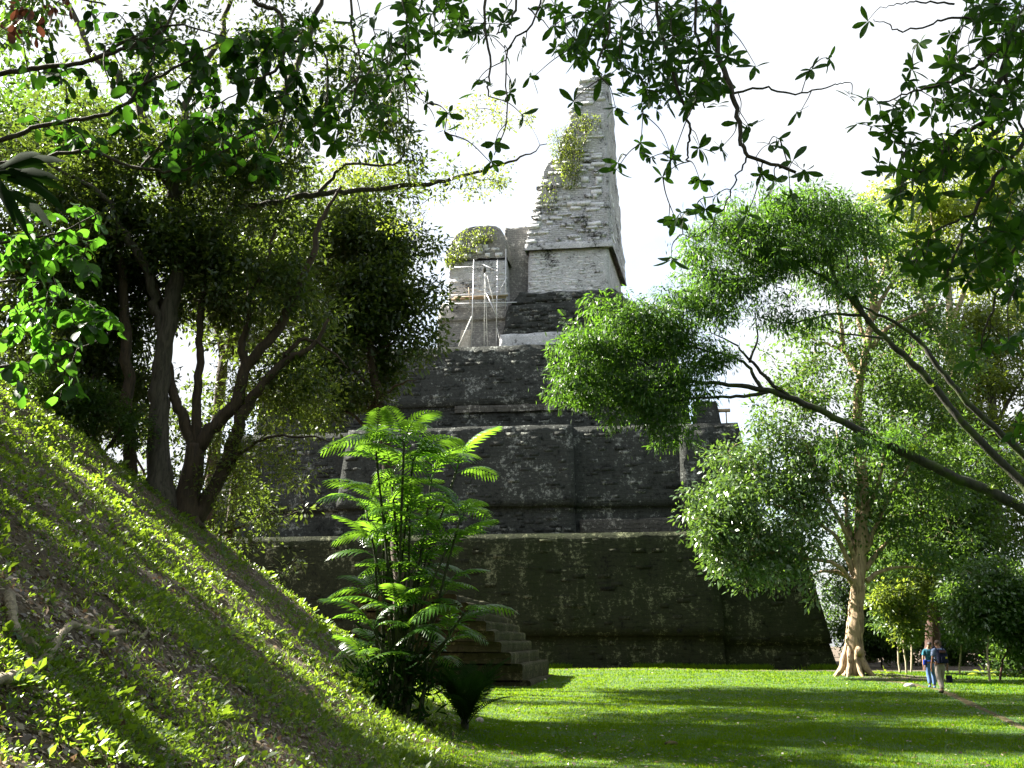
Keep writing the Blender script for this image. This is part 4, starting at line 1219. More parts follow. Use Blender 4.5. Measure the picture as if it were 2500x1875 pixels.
# saplings and bushes along the wood edge
SAP = [(2195, 1618, 56, 34, [(2190, 1560), (2176, 1500), (2160, 1440)], [(2150, 1440, 60, 50), (2190, 1490, 60, 45), (2170, 1390, 60, 40)], 'bark_sapling', 'leaf_gloss', 'slim pale sapling leaning left beside the dark hollow'),
       (2222, 1620, 57, 30, [(2226, 1560), (2230, 1490), (2236, 1420)], [(2240, 1420, 60, 50), (2230, 1480, 50, 40)], 'bark_sapling', 'leaf_olive', 'slim upright sapling next to the leaning pale one'),
       (2212, 1622, 55, 26, [(2205, 1560), (2196, 1500), (2190, 1450)], [(2180, 1460, 50, 40), (2210, 1540, 40, 30)], 'bark_sapling', 'leaf_olive', 'short leafy sapling between two slim ones'),
       (2415, 1655, 47, 60, [(2412, 1590), (2416, 1520), (2424, 1440)], [(2410, 1440, 70, 60), (2440, 1500, 60, 50), (2380, 1500, 50, 50)], 'bark_sapling', 'leaf_gloss', 'pinkish stemmed sapling standing right of the walkers'),
       (2436, 1658, 47, 55, [(2450, 1610), (2472, 1570), (2490, 1520)], [(2480, 1480, 60, 60), (2500, 1560, 40, 40)], 'bark_red', 'leaf_dark', 'slanting pink stemmed sapling at the wood edge'),
       (2340, 1640, 54, 40, [(2345, 1570), (2350, 1500), (2352, 1440)], [(2350, 1470, 60, 50), (2370, 1540, 50, 40)], 'bark_sapling', 'leaf_dark', 'dark leaved sapling directly right of the backpacker'),
       (2490, 1650, 52, 40, [(2492, 1590), (2496, 1500)], [(2480, 1540, 60, 60), (2490, 1440, 50, 50), (2470, 1610, 50, 40)], 'bark_sapling', 'leaf_dark', 'leafy sapling cut by the right edge of the photo'),
       (2300, 1622, 72, 60, [(2300, 1560), (2300, 1500)], [(2300, 1560, 80, 40), (2360, 1580, 70, 40), (2240, 1580, 60, 35)], 'bark_grey', 'leaf_dark', 'low dark bush deep in the wood behind the walkers'),
       (2450, 1630, 72, 60, [(2450, 1560), (2450, 1500)], [(2430, 1570, 80, 50), (2480, 1540, 60, 60)], 'bark_grey', 'leaf_olive', 'low olive bush deep in the wood near the right edge'),
       (2150, 1612, 66, 50, [(2150, 1580), (2150, 1540)], [(2130, 1560, 50, 40), (2170, 1570, 50, 35)], 'bark_grey', 'leaf_dark', 'low bush between the temple corner and the saplings')]
for px, py, Y, nC, tpts, ee, bk, lf, lab in SAP:
    wood_tree('sapling' if 'sapling' in lab else 'bush', lab, px, py, Y, (tpts, list(np.linspace(.055, .02, len(tpts) + 1))), M[bk], [], [(a, b_, c, d, Y, 1) for a, b_, c, d in ee], nC * 3, 50, .25, M[lf], 'undergrowth at the wood edge', -.4, .7)
# a far tree line closes the clearing behind temple and mound
for k, (px, Y, h, lab) in enumerate(((1980, 125, 11, 'far low tree crown showing between temple corner and pale trunk'), (2290, 120, 13, 'far tree crown behind the red-barked tree'), (2600, 110, 14, 'far tree crown outside the right edge'), (300, 120, 12, 'far tree crown glimpsed between the dark trunks'), (560, 125, 12, 'far tree crown behind the spreading stems'))):
    x = at(px, 1575, Y)[0]
    wood_tree('forest_tree', lab, px, 1575, Y, ([(px, 1500), (px, 1420)], [.5, .4, .2]), M['bark_grey'], [], [(px, 1480, 170, 90, Y, 1), (px - 80, 1530, 130, 60, Y, 1), (px + 90, 1520, 130, 60, Y, 1)], 150, 48, .45, M['leaf_dark'], 'far trees round the clearing', -.4, 2.2)

# ---- tall trees on top of the mound beyond the left edge: their crowns dapple mound, palms and lawn
def canopy_tree(label, x, y, crown, n, per, size, mat, gate, spread, trunk_r=.4, name='canopy_tree', gs=.75):
    z0 = tz(x, y)
    T = Tree(name, label, (x, y, z0), M['bark_brown'], 'tall trees over the mound')
    cz = min(c[2] - c[5] for c in crown)
    T.limb('trunk', [np.array([x, y, z0 - .4]), np.array([x + .1, y, z0 + (cz - z0) * .5]), np.array([x + .3, y - .2, cz + 1.0])], [trunk_r, trunk_r * .8, trunk_r * .55], 10, .12, 6, .05, .3)
    C = []
    vol = np.array([c[3] * c[4] * c[5] for c in crown]); vol /= vol.sum()
    for (cx, cy, cz_, rx, ry, rz), w in zip(crown, vol):
        T.limb('limb', [np.array([x + .3, y - .2, cz + .8]), np.array([(x + cx) / 2, (y + cy) / 2, (cz + cz_) / 2 + .6]), np.array([cx, cy, cz_])], [trunk_r * .45, trunk_r * .3, .05], 7, .1, 6, .1)
        k = int(n * w)
        d = rand_dirs(k * 3) * rng.random((k * 3, 1)) ** .45
        P = np.array([cx, cy, cz_]) + d * np.array([rx, ry, rz])
        P = P[fbm(P * gs, 77, 2) > gate][:k]
        C.append(P)
    C = np.concatenate(C)
    T.twigs(C, .04, .01)
    T.foliage(C, per, (spread, spread, spread * .6), size, mat, 'quad', .3)


canopy_tree('tall tree on the mound above the near slope, left of the view', -12.5, 11.0, [(-9.5, 11, 15.5, 4.5, 4.5, 2.6), (-13, 9, 15, 4, 4, 2.5), (-6.5, 12.5, 17, 3.5, 3.2, 2.0), (-12, 14, 17, 4, 4, 2.4)], 600, 32, .26, M['leaf_dark'], 0.11, .68, gs=.9)
canopy_tree('tall tree farther up the mound beside the left edge', -17.5, 19.5, [(-15.5, 20, 17, 4.5, 4.5, 3), (-18.5, 17, 16, 4, 4, 3), (-20.5, 20, 18, 4, 4, 3), (-14.8, 25, 23.5, 4.0, 3.2, 2)], 600, 32, .26, M['leaf_dark'], 0.11, .68, gs=.9)
canopy_tree('tall tree at the back of the mound beyond the left edge', -20.0, 29.0, [(-18.5, 32, 19, 4.5, 4.5, 3), (-21, 29.5, 18, 4, 4, 3), (-17.5, 36, 21, 4, 4, 3)], 420, 40, .28, M['leaf_dark'], 0.0, .85)
canopy_tree('tall tree behind the mound rising over the spreading stems', -13.8, 45.0, [(-9.5, 44, 20, 4.2, 4, 3), (-12.5, 47, 18.5, 4, 4, 3.2), (-11.5, 42, 16.5, 3.6, 3.6, 2.6), (-15, 45, 20, 3.6, 4, 3), (-7.0, 45.5, 18.5, 2.6, 3, 2.6)], 460, 50, .32, M['leaf_left'], -.2, 1.1)
canopy_tree('leaning tree low on the near slope behind the viewer, left', -7.5, 4.0, [(-6.0, 5.5, 10.5, 3.2, 3.0, 1.8), (-8.5, 7, 11, 3, 3, 2), (-4.0, 7.5, 11.5, 2.6, 2.4, 1.4)], 340, 30, .18, M['leaf_dark'], 0.0, .5, .25, gs=1.2)

canopy_tree('tall tree between the mound trees and the temple, behind the stems', -10.8, 38.0, [(-10.5, 37, 18.5, 3, 3, 3), (-8.2, 38.5, 17.5, 2.4, 2.4, 2.0), (-12.8, 38, 21, 3, 3, 2.5), (-6.5, 38.5, 20, 2.2, 2.0, 1.5)], 330, 44, .26, M['leaf_left'], -.2, .8, .2)
canopy_tree('low leafy tree filling the gap behind the mound trunks', -12.0, 36.0, [(-12.5, 36, 7.5, 3.0, 1.6, 2.6), (-9.6, 36.5, 6.0, 2.4, 1.6, 2.4), (-14.5, 36, 10, 2.6, 1.6, 2.2), (-10.5, 36, 10.5, 2.2, 1.6, 1.8)], 200, 40, .24, M['leaf_left'], 0.0, .7, .16)
# ---- unseen forest behind the viewer and to the right, added to cut sky fill
k = 0
for x, y, h, w_, lab in ((-14, -7, 17, 7, 'left of the path'), (-4, -12, 19, 8, 'straight behind the viewer'), (7, -10, 18, 8, 'right behind the viewer'), (17, -4, 18, 8, 'behind the right shoulder'), (24, 7, 19, 8, 'right of the lawn, near'), (29, 20, 19, 8, 'right of the lawn, middle'), (33, 33, 20, 8, 'right of the lawn, far'), (-24, 3, 18, 8, 'over the mound top, behind'), (36, 47, 20, 8, 'right of the wood'), (14, -18, 22, 9, 'second row behind the viewer'), (-14, -18, 22, 9, 'second row to the left behind')):
    canopy_tree('unseen forest tree added to cut sky fill, ' + lab, x, y, [(x, y, h * .72, w_ * .75, w_ * .75, h * .28), (x - 3, y + 2, h * .45, w_ * .6, w_ * .6, h * .3), (x + 3, y - 2, h * .42, w_ * .6, w_ * .6, h * .3), (x, y, h * .2, w_ * .7, w_ * .6, h * .18)], 110, 38, .80, M['leaf_dark'], -.6, 2.2, .45, 'forest_tree')

# ---- unseen high crowns above the view, added to block sky light on the lawn
for x, y, cr, lab in ((10.5, 0.5, [(8.0, 8.0, 21, 5.5, 5, 2.6), (4.0, 11.0, 24, 5, 4.5, 2.6), (12, 5, 20, 5, 5, 3)], 'unseen high crowned tree added beside the viewer to block sky light'), (14.5, 9.5, [(12.5, 14, 23, 5, 4.5, 2.6), (16.5, 11, 20, 5, 5, 3), (9.5, 17.5, 27, 4.5, 3.6, 2.4)], 'unseen high crowned tree added right of the lawn to block sky light'), (-3.0, -3.0, [(-1, 6.5, 20, 5, 4.5, 2.6), (-4, 2, 18, 5, 5, 3), (0, 14, 25.5, 4.5, 3.6, 2.2)], 'unseen high crowned tree added just behind the viewer to block sky light')):
    canopy_tree(lab, x, y, cr, 300, 34, .36, M['leaf_dark'], -.25, 1.2, .4)

# ------------------------------------------------------------------ palms
def frond_mesh(name, L=1.5, n=17, leaf=0.42, width=0.055, droop=0.5, lift=0.35, stalk=0.22, val=0.5, vee=0.35):
    """an arching feather-shaped palm leaf lying along +x: stalk, midrib and narrow leaflets"""
    mb = MB()
    s = np.linspace(0, 1, 14)
    mid = np.stack([s * L * (1 - .12 * s * droop), np.zeros(14), L * (lift * s - droop * s ** 2)], -1)
    mb.tube(mid, np.linspace(.013, .003, 14) * L / 1.5, 4, False)
    for i in range(n):
        f = stalk + (1 - stalk) * (i + .5) / n
        p0 = np.array([np.interp(f, s, mid[:, q]) for q in range(3)])
        tg = np.array([np.interp(min(1, f + .05), s, mid[:, q]) for q in range(3)]) - p0
        tg /= np.linalg.norm(tg) + 1e-9
        ll = leaf * math.sin(math.pi * (0.18 + 0.80 * (i + .5) / n)) ** .7 * rng.uniform(.9, 1.08)
        w = width * (0.6 + .4 * math.sin(math.pi * (i + .5) / n))
        for sd in (-1, 1):
            side = np.array([0, sd, 0])
            d = side * .80 + tg * (.45 + .5 * i / n) + np.array([0, 0, vee])
            d /= np.linalg.norm(d)
            nrm = np.cross(d, tg); nrm /= np.linalg.norm(nrm) + 1e-9
            wv = tg * w / 2
            V = []
            for q, (fr, ww) in enumerate(((0, .35), (.3, 1.0), (.65, .85))):
                c = p0 + d * ll * fr + np.array([0, 0, -ll * .42 * fr ** 2])
                V += [c - wv * ww, c + wv * ww]
            V.append(p0 + d * ll + np.array([0, 0, -ll * .48]))
            mb.add(np.array(V), [[0, 1, 3, 2], [2, 3, 5, 4]], [[4, 5, 6]])
    faces = [np.concatenate(mb.Fq), np.concatenate(mb.Ft)]
    return mesh_np(name, np.concatenate(mb.V), faces, [np.full(len(f), val) for f in faces])


def place_frond(me, mat, parent, base, direction, scale=1.0, roll=0.0, name='frond'):
    d = np.asarray(direction, float)
    fr = frames(d[None] * np.array([1, 1, 0]) + np.array([[1e-4, 0, 0]]), np.array([[0, 0, 1.0]]))[0]
    m4 = Matrix([[*fr[0], 0], [*fr[1], 0], [*fr[2], 0], [0, 0, 0, 1]])
    h = math.hypot(d[0], d[1])
    m4 = m4 @ Matrix.Rotation(-math.atan2(d[2], h), 4, 'Y') @ Matrix.Rotation(roll, 4, 'X')
    o = bpy.data.objects.new(name, me)
    if not me.materials: me.materials.append(mat)
    col.objects.link(o)
    o.parent = parent
    o.matrix_parent_inverse = Matrix.Translation(parent.location).inverted()
    o.matrix_basis = Matrix.Translation(base) @ m4 @ Matrix.Diagonal((scale, scale, scale, 1))
    return o


FR = [frond_mesh('frond', 1.55, 12, .48, .10, dr, li, .16, va, .15) for dr, li, va in ((.62, .50, .3), (.80, .62, .6), (.50, .40, .9), (.95, .70, .1), (.70, .45, .75))]
for me in FR: me.materials.append(M['palm'])
pb = gpf(965, 1738)
YPm = pb[1]
palm = empty('palm_clump', tuple(pb), 'clump of slender green palms with bright arching fronds at the foot of the mound', 'palm')
heads = [(905, 1045, 7), (985, 1030, 8), (1010, 1075, 6), (1130, 1105, 6), (925, 1190, 7), (880, 1200, 4), (1000, 1210, 7), (1085, 1230, 7), (940, 1310, 6), (905, 1340, 6), (1100, 1330, 7), (1020, 1380, 7), (900, 1440, 6), (1090, 1440, 6), (960, 1480, 6), (1030, 1530, 5), (930, 1570, 5), (1110, 1540, 5), (1000, 1300, 6), (1150, 1480, 4), (1060, 1130, 5), (950, 1120, 5), (1140, 1250, 5), (900, 1520, 5), (1080, 1600, 4), (880, 1600, 4), (1000, 1450, 5), (1040, 1290, 5), (970, 1400, 5), (930, 1250, 5)]
for k, (hx, hy, nf) in enumerate(heads):
    hx = 1000 + (hx - 1000) * .88; hy = hy + 45 if hy < 1250 else hy + 15; nf = max(3, nf - 1) if hy < 1300 else nf
    dY = rng.uniform(-1.0, 1.0)
    top = at(hx, hy, YPm + dY)
    fx = (hx - 1000) / 160.0
    base = pb + np.array([rng.uniform(-.28, .28) + fx * .25, rng.uniform(-.25, .25), 0])
    base[2] = tz(base[0], base[1]) - .1
    mid1 = base * .6 + top * .4 + np.array([-(fx) * .12, 0, .2])
    mb = MB()
    P = catmull([base, mid1, top], 10)
    mb.tube(P, np.linspace(.030, .020, len(P)) * (1 + .25 * (np.arange(len(P)) % 4 == 0)), 7, True)
    mb.build('stem', M['palm_stem'], palm, smooth=True)
    a0 = rng.uniform(0, 6.28)
    for q in range(nf):
        ang = a0 + q * 2 * math.pi / nf + rng.uniform(-.3, .3)
        el = rng.uniform(.1, .95)
        place_frond(FR[int(rng.integers(5))], None, palm, top - np.array([0, 0, .06 * rng.random()]), (math.cos(ang), math.sin(ang) * .9, math.tan(el)), rng.uniform(.62, .98) * (0.95 if hy < 1250 else .8), rng.uniform(-.3, .3))
# dead leaf bases and low shade leaves round the stems
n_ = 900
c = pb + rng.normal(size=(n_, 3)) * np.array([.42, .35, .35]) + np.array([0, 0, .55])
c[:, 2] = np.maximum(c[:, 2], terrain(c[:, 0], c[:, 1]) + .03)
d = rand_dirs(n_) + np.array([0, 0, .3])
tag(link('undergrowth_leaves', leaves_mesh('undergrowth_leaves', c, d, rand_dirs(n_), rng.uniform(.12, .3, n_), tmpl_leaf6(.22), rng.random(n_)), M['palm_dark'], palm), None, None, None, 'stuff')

# dark upright cycad in front of the palms
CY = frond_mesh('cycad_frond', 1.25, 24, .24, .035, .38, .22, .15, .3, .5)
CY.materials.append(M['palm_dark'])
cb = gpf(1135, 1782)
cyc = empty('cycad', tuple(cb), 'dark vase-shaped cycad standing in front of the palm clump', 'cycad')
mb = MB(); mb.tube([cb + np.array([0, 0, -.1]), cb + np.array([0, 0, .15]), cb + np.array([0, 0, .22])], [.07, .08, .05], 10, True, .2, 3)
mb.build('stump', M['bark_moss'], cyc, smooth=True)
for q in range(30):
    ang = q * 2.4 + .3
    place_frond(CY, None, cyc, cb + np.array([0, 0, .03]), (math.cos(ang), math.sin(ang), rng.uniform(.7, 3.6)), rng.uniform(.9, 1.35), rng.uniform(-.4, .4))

# dark palm leaf hanging in from the left edge
pw = empty('fan_palm', (-4.1, 6.2, tz(-4.1, 6.2)), 'broad dark palm leaf reaching in from the left edge', 'palm')
mb = MB()
hp = at(-160, 330, 5.6)
mb.tube(catmull([np.array([-4.1, 6.2, tz(-4.1, 6.2) - .2]), np.array([-4.0, 6.1, 3.2]), hp], 8), .04, 8, True)
mb.build('stem', M['palm_stem'], pw, smooth=True)
for k, (tx, ty, ln) in enumerate(((165, 395, .62), (150, 440, .70), (165, 470, .72), (150, 500, .68), (165, 525, .74), (130, 565, .66), (75, 590, .6), (40, 560, .55), (120, 410, .6), (100, 375, .5))):
    a_ = at(-20, 430, 5.2) + rng.normal(size=3) * .03
    b_ = at(tx, ty, 5.0 + rng.uniform(-.2, .2))
    V = []
    ax = b_ - a_; L = np.linalg.norm(ax); ax /= L
    sd = np.cross(ax, [0, 1, 0]); sd /= np.linalg.norm(sd)
    for fr, w in ((0, .012), (.25, .026), (.55, .030), (.8, .020)):
        c = a_ + ax * L * fr + np.array([0, 0, .05 * math.sin(fr * 3.1)])
        V += [c - sd * w + np.array([0, .012, 0]), c, c + sd * w + np.array([0, .012, 0])]
    V.append(b_)
    Qd = [[3 * i + j, 3 * i + j + 1, 3 * i + j + 4, 3 * i + j + 3] for i in range(3) for j in range(2)]
    me = mesh_np('leaflet', np.array(V), [np.array(Qd), np.array([[9, 10, 12], [10, 11, 12]])], [np.full(6, .2), np.full(2, .2)])
    link('leaflet', me, M['palm_dark'], pw)
mb = MB(); mb.tube(catmull([hp, at(-80, 370, 5.3), at(-20, 430, 5.2)], 6), [.02] * 13, 6)
mb.build('leaf_stalk', M['palm_stem'], pw, smooth=True)

# ------------------------------------------------------------------ boughs overhead with single leaves
def near_leaf(w, droop, val, pointed=True):
    """a broad leaf folded along its midrib"""
    st = [0, .12, .32, .55, .78, .93, 1.0]
    wd = [0.04, .34, .72, 1.0, .84, .40, 0.0] if pointed else [0.05, .72, .98, 1.0, .86, .52, 0.0]
    V, Q, Tt = [], [], []
    for s, k in zip(st, wd):
        z = -droop * s * s
        if k > 0:
            V += [[s, -w / 2 * k, z + .10 * k * w], [s, 0, z], [s, w / 2 * k, z + .10 * k * w]]
        else:
            V.append([s, 0, z])
    for i in range(5):
        for j in range(2):
            Q.append([3 * i + j, 3 * i + 3 + j, 3 * i + 4 + j, 3 * i + 1 + j])
    Tt = [[15, 18, 16], [16, 18, 17]]
    return mesh_np('leaf', np.array(V), [np.array(Q), np.array(Tt)], [np.full(10, val), np.full(2, val)], smooth=True), (np.array(V), np.array(Q), np.array(Tt))


class Bough(Tree):
    def near(self, ros, leaf_len, mat, w=.42, mode='rosette', nl=6, pointed=True, limit=290, r0=.012):
        NP = np.concatenate(self.nodes)
        C = np.array(ros)
        order = np.argsort(np.min(np.linalg.norm(NP[None] - C[:, None], axis=2), axis=1))
        cur = NP
        mb = MB()
        pos, ax, up, sz = [], [], [], []
        for i in order:
            c = C[i]
            dv = cur - c
            dd = np.einsum('ij,ij->i', dv, dv) - 0.25 * np.clip(dv[:, 2], 0, .6)      # shoots hang from wood above
            k = int(np.argmin(dd)); a = cur[k]
            L = np.linalg.norm(c - a)
            mid = (a + c) / 2 + rng.normal(size=3) * .07 * L + np.array([0, 0, .10 * L])
            P = catmull([a, mid, c], 5)
            mb.tube(P, np.linspace(min(r0, .0025 + .008 * L), .0022, len(P)), 4, False)
            cur = np.concatenate([cur, P[3:]])
            td = P[-1] - P[-3]; td /= np.linalg.norm(td) + 1e-9
            if mode == 'rosette':
                td = td * .5 + rng.normal(size=3) * .55 + np.array([0, -.35, -.1]); td /= np.linalg.norm(td)
            k = max(3, nl + int(rng.integers(-2, 3)))
            if mode == 'rosette':
                t1 = np.cross(td, [.3, .2, 1]); t1 /= np.linalg.norm(t1); t2 = np.cross(td, t1)
                a0 = rng.uniform(0, 6.28)
                for q in range(k):
                    an = a0 + q * 2.4
                    d = (t1 * math.cos(an) + t2 * math.sin(an)) * rng.uniform(.7, 1.0) + td * rng.uniform(.0, .5) + np.array([0, 0, -.18])
                    pos.append(c - td * .03 * rng.random()); ax.append(d)
                    up.append(td * .9 + np.array([0, 0, .5]) + rng.normal(size=3) * .25)
                    sz.append(leaf_len * rng.uniform(.45, 1.18))
            else:
                for q in range(k):
                    f = q / max(1, k - 1)
                    base = P[int(round((len(P) - 1) * (1 - .75 * f)))]
                    sd = np.cross(td, [0, 0, 1.0]); sd /= np.linalg.norm(sd) + 1e-9
                    d = sd * (1 if q % 2 else -1) * rng.uniform(.6, 1) + td * rng.uniform(.1, .7) + np.array([0, 0, -.45]) + rng.normal(size=3) * .2
                    pos.append(base + rng.normal(size=3) * .01); ax.append(d)
                    up.append(np.array([0, 0, 1.0]) + rng.normal(size=3) * .5)
                    sz.append(leaf_len * rng.uniform(.6, 1.15))
        tag(mb.build('twig', self.bark, self.root), None, None, None, 'stuff')
        pos, ax, up, sz = map(np.array, (pos, ax, up, sz))
        # the leaves that show largest become parts of their own
        d = pos - CAM
        z_ = d[:, 1] * CP + d[:, 2] * SP
        X = d[:, 0] / z_ * F + 1250; Y_ = 937.5 - (-d[:, 1] * SP + d[:, 2] * CP) / z_ * F
        inside = (X > -20) & (X < 2520) & (Y_ > -20) & (Y_ < 1900) & (z_ > 0)
        rank = np.argsort(-(sz / z_) * inside)
        pick = rank[:limit][inside[rank[:limit]]]
        rest = np.setdiff1d(np.arange(len(pos)), pick)
        Mx = frames(ax, up)
        proto = [near_leaf(w * rng.uniform(.9, 1.1), rng.uniform(.0, .48), v, pointed) for v in (.05, .25, .45, .6, .8, 1.0)]
        for pm, _ in proto: pm.materials.append(mat)
        inv = Matrix.Translation(self.root.location).inverted()
        for i in pick:
            o = bpy.data.objects.new('leaf', proto[int(rng.integers(6))][0])
            col.objects.link(o)
            o.parent = self.root
            o.matrix_parent_inverse = inv
            m4 = Matrix([[*(Mx[i][0] * sz[i]), pos[i][0]], [*(Mx[i][1] * sz[i]), pos[i][1]], [*(Mx[i][2] * sz[i]), pos[i][2]], [0, 0, 0, 1]])
            o.matrix_basis = m4
        if len(rest):
            me = leaves_mesh('foliage', pos[rest], ax[rest], up[rest], sz[rest], near_tmpl(w, pointed))
            tag(link('foliage', me, mat, self.root), None, None, None, 'stuff')
        return len(pick), len(rest)


def near_tmpl(w, pointed):
    me, tm = near_leaf(w, .15, .5, pointed)
    bpy.data.meshes.remove(me)
    return tm


def fill(regs, Y0, Y1):
    out_ = []
    for px, py, rx, ry, k in regs:
        a_ = rng.uniform(0, 6.28, k); r_ = np.sqrt(rng.random(k))
        for x, y in zip(px + rx * r_ * np.cos(a_), py + ry * r_ * np.sin(a_)):
            out_.append(at(x, y, rng.uniform(Y0, Y1)))
    return out_


def pts_at(lst, Y0, Y1):
    return [at(x, y, rng.uniform(Y0, Y1)) for x, y in lst]


# tree right of the camera whose boughs hang across the top of the view
ta = np.array([5.6, 3.6]); za = tz(*ta)
BT = Bough('overhanging_tree', 'tree with whorled pointed leaves whose hanging boughs cross the top middle', (ta[0], ta[1], za), M['twig'])
BT.limb('trunk', [np.array([*ta, za - .3]), np.array([5.6, 3.6, 1.5]), np.array([5.4, 3.8, 3.6]), np.array([5.0, 4.2, 5.4])], [.26, .20, .17, .14], 12, .1, 6, 0, .3)
BT.limb('bough', [np.array([5.0, 4.2, 5.4]), at(2250, -420, 5.2), at(1950, -260, 5.4), at(1700, -160, 5.5), at(1450, -170, 5.6), at(1200, -190, 5.6), at(950, -160, 5.7), at(780, -120, 5.8)], [.12, .09, .07, .055, .045, .035, .025, .015], 9, .08, 6)
for pl, r0 in (([(1775, -180), (1758, 0), (1750, 110), (1790, 230), (1808, 330), (1826, 378), (1945, 420)], .022), ([(1600, -160), (1610, 60), (1665, 240), (1680, 300), (1682, 350), (1676, 390)], .013), ([(1700, -160), (1700, 80), (1725, 190), (1720, 260)], .012),
               ([(1826, 378), (1800, 430), (1770, 500), (1710, 575), (1660, 572)], .006), ([(1790, 228), (1860, 215), (1940, 228), (2020, 212), (2060, 200)], .008), ([(1195, -190), (1185, 20), (1195, 160), (1190, 235)], .012), ([(1270, -190), (1258, 20), (1238, 65), (1210, 85)], .010),
               ([(1000, -170), (995, 60), (992, 150), (1030, 230)], .012), ([(870, -140), (856, 60), (880, 140), (862, 250), (830, 330)], .010), ([(1330, -180), (1310, 40), (1240, 120), (1235, 300), (1205, 380)], .008), ([(1480, -170), (1490, 50), (1460, 150), (1470, 190)], .010), ([(1290, 20), (1340, 65)], .006)):
    n_ = len(pl)
    Yb = 5.4 + rng.uniform(-.5, .5)
    BT.limb('hanging_shoot', A(5.5, *[(x, y, (Yb - 5.5) * q / (n_ - 1)) for q, (x, y) in enumerate(pl)]), np.linspace(r0, r0 * .4, n_), 6, .05, 6, .015)
ROS = pts_at([(1235, 24), (1190, 81), (1276, 110), (1235, 134), (1182, 203), (1150, 220), (1247, 228), (1300, 190), (1280, 285), (1097, 281), (1085, 325), (995, 190), (922, 260), (926, 325), (995, 333), (836, 228), (816, 350), (918, 370), (1044, 252), (1207, 354), (1199, 398), (870, 130), (900, 40), (1000, 60), (1060, 90), (1120, 60), (1140, 130), (970, 110), (890, 190),
              (1467, 191), (1398, 248), (1504, 268), (1569, 276), (1565, 350), (1508, 398), (1585, 386), (1638, 378), (1618, 431), (1504, 415), (1650, 537), (1640, 635), (1978, 167), (2027, 142), (2080, 228), (1950, 280), (1710, 362), (1763, 358), (1640, 390), (1710, 443), (1860, 431), (1905, 342), (1938, 390), (1966, 419), (1930, 480), (1824, 525), (1722, 512), (1693, 517), (1632, 541), (1844, 159), (1800, 300), (1830, 310), (1770, 215), (1700, 245),
              (1880, 350), (1895, 450), (1740, 480), (1660, 520)], 4.9, 5.9)
ROS += fill([(1520, 90, 170, 105, 62), (1690, 120, 110, 130, 55), (1640, 225, 140, 60, 26), (1060, 50, 180, 75, 36), (930, 150, 110, 130, 28), (1400, 30, 90, 50, 10), (860, 280, 70, 90, 10)], 4.9, 6.2)
(BT.near(ROS, .108, M['leaf_near'], .36, 'rosette', 6, True, 295))

# tree at the right edge
tc = np.array([4.9, 6.4]); zc_ = tz(*tc)
BC = Bough('overhanging_tree', 'dark leafed tree hanging down along the upper right edge', (tc[0], tc[1], zc_), M['twig'])
BC.limb('trunk', [np.array([*tc, zc_ - .3]), np.array([4.9, 6.4, 1.4]), np.array([4.7, 6.5, 3.4]), np.array([4.4, 6.6, 5.6]), np.array([4.1, 6.6, 7.0])], [.22, .17, .14, .11, .06], 12, .1, 6, 0, .3)
for pl, r0 in (([(2700, -200), (2560, 20), (2470, 110), (2440, 200), (2400, 300), (2330, 330), (2260, 420), (2200, 400)], .03), ([(2470, 100), (2400, 150), (2330, 195), (2260, 215), (2200, 235), (2140, 255)], .014), ([(2640, -150), (2480, 60), (2455, 170), (2480, 260), (2500, 340)], .025), ([(2450, 60), (2340, 40), (2280, 60), (2200, 75), (2170, 60), (2130, 50)], .010),
               ([(2330, 10), (2250, 5), (2200, 5), (2150, 20)], .008), ([(2640, 200), (2520, 330), (2440, 420), (2380, 520), (2330, 620), (2300, 680)], .02), ([(2640, 400), (2540, 520), (2460, 640), (2420, 760), (2390, 850)], .015), ([(2640, 700), (2560, 850), (2500, 980), (2475, 1060)], .012), ([(2380, 520), (2290, 560), (2220, 600)], .01)):
    n_ = len(pl)
    BC.limb('hanging_shoot', A(6.3, *pl), np.linspace(r0, r0 * .3, n_), 6, .05, 6, .02)
ROS = pts_at([(2117, 53), (2235, 165), (2215, 195), (2180, 260), (2110, 240), (2130, 310), (2160, 330), (2090, 300), (2150, 280), (2240, 105), (2230, 165), (2395, 850), (2375, 885), (2410, 830), (2475, 1065), (2490, 1035), (2200, 470), (2180, 520), (2150, 420)], 5.9, 6.6)
ROS += fill([(2300, 320, 140, 120, 60), (2410, 150, 100, 150, 60), (2240, 430, 110, 80, 28), (2430, 480, 90, 140, 42), (2340, 620, 130, 80, 30), (2460, 300, 70, 120, 22), (2450, 650, 70, 70, 16), (2450, 20, 80, 60, 14), (2230, 600, 60, 60, 6), (2480, 820, 40, 60, 5)], 5.7, 6.8)
(BC.near(ROS, .116, M['leaf_near'], .37, 'rosette', 6, True, 295))

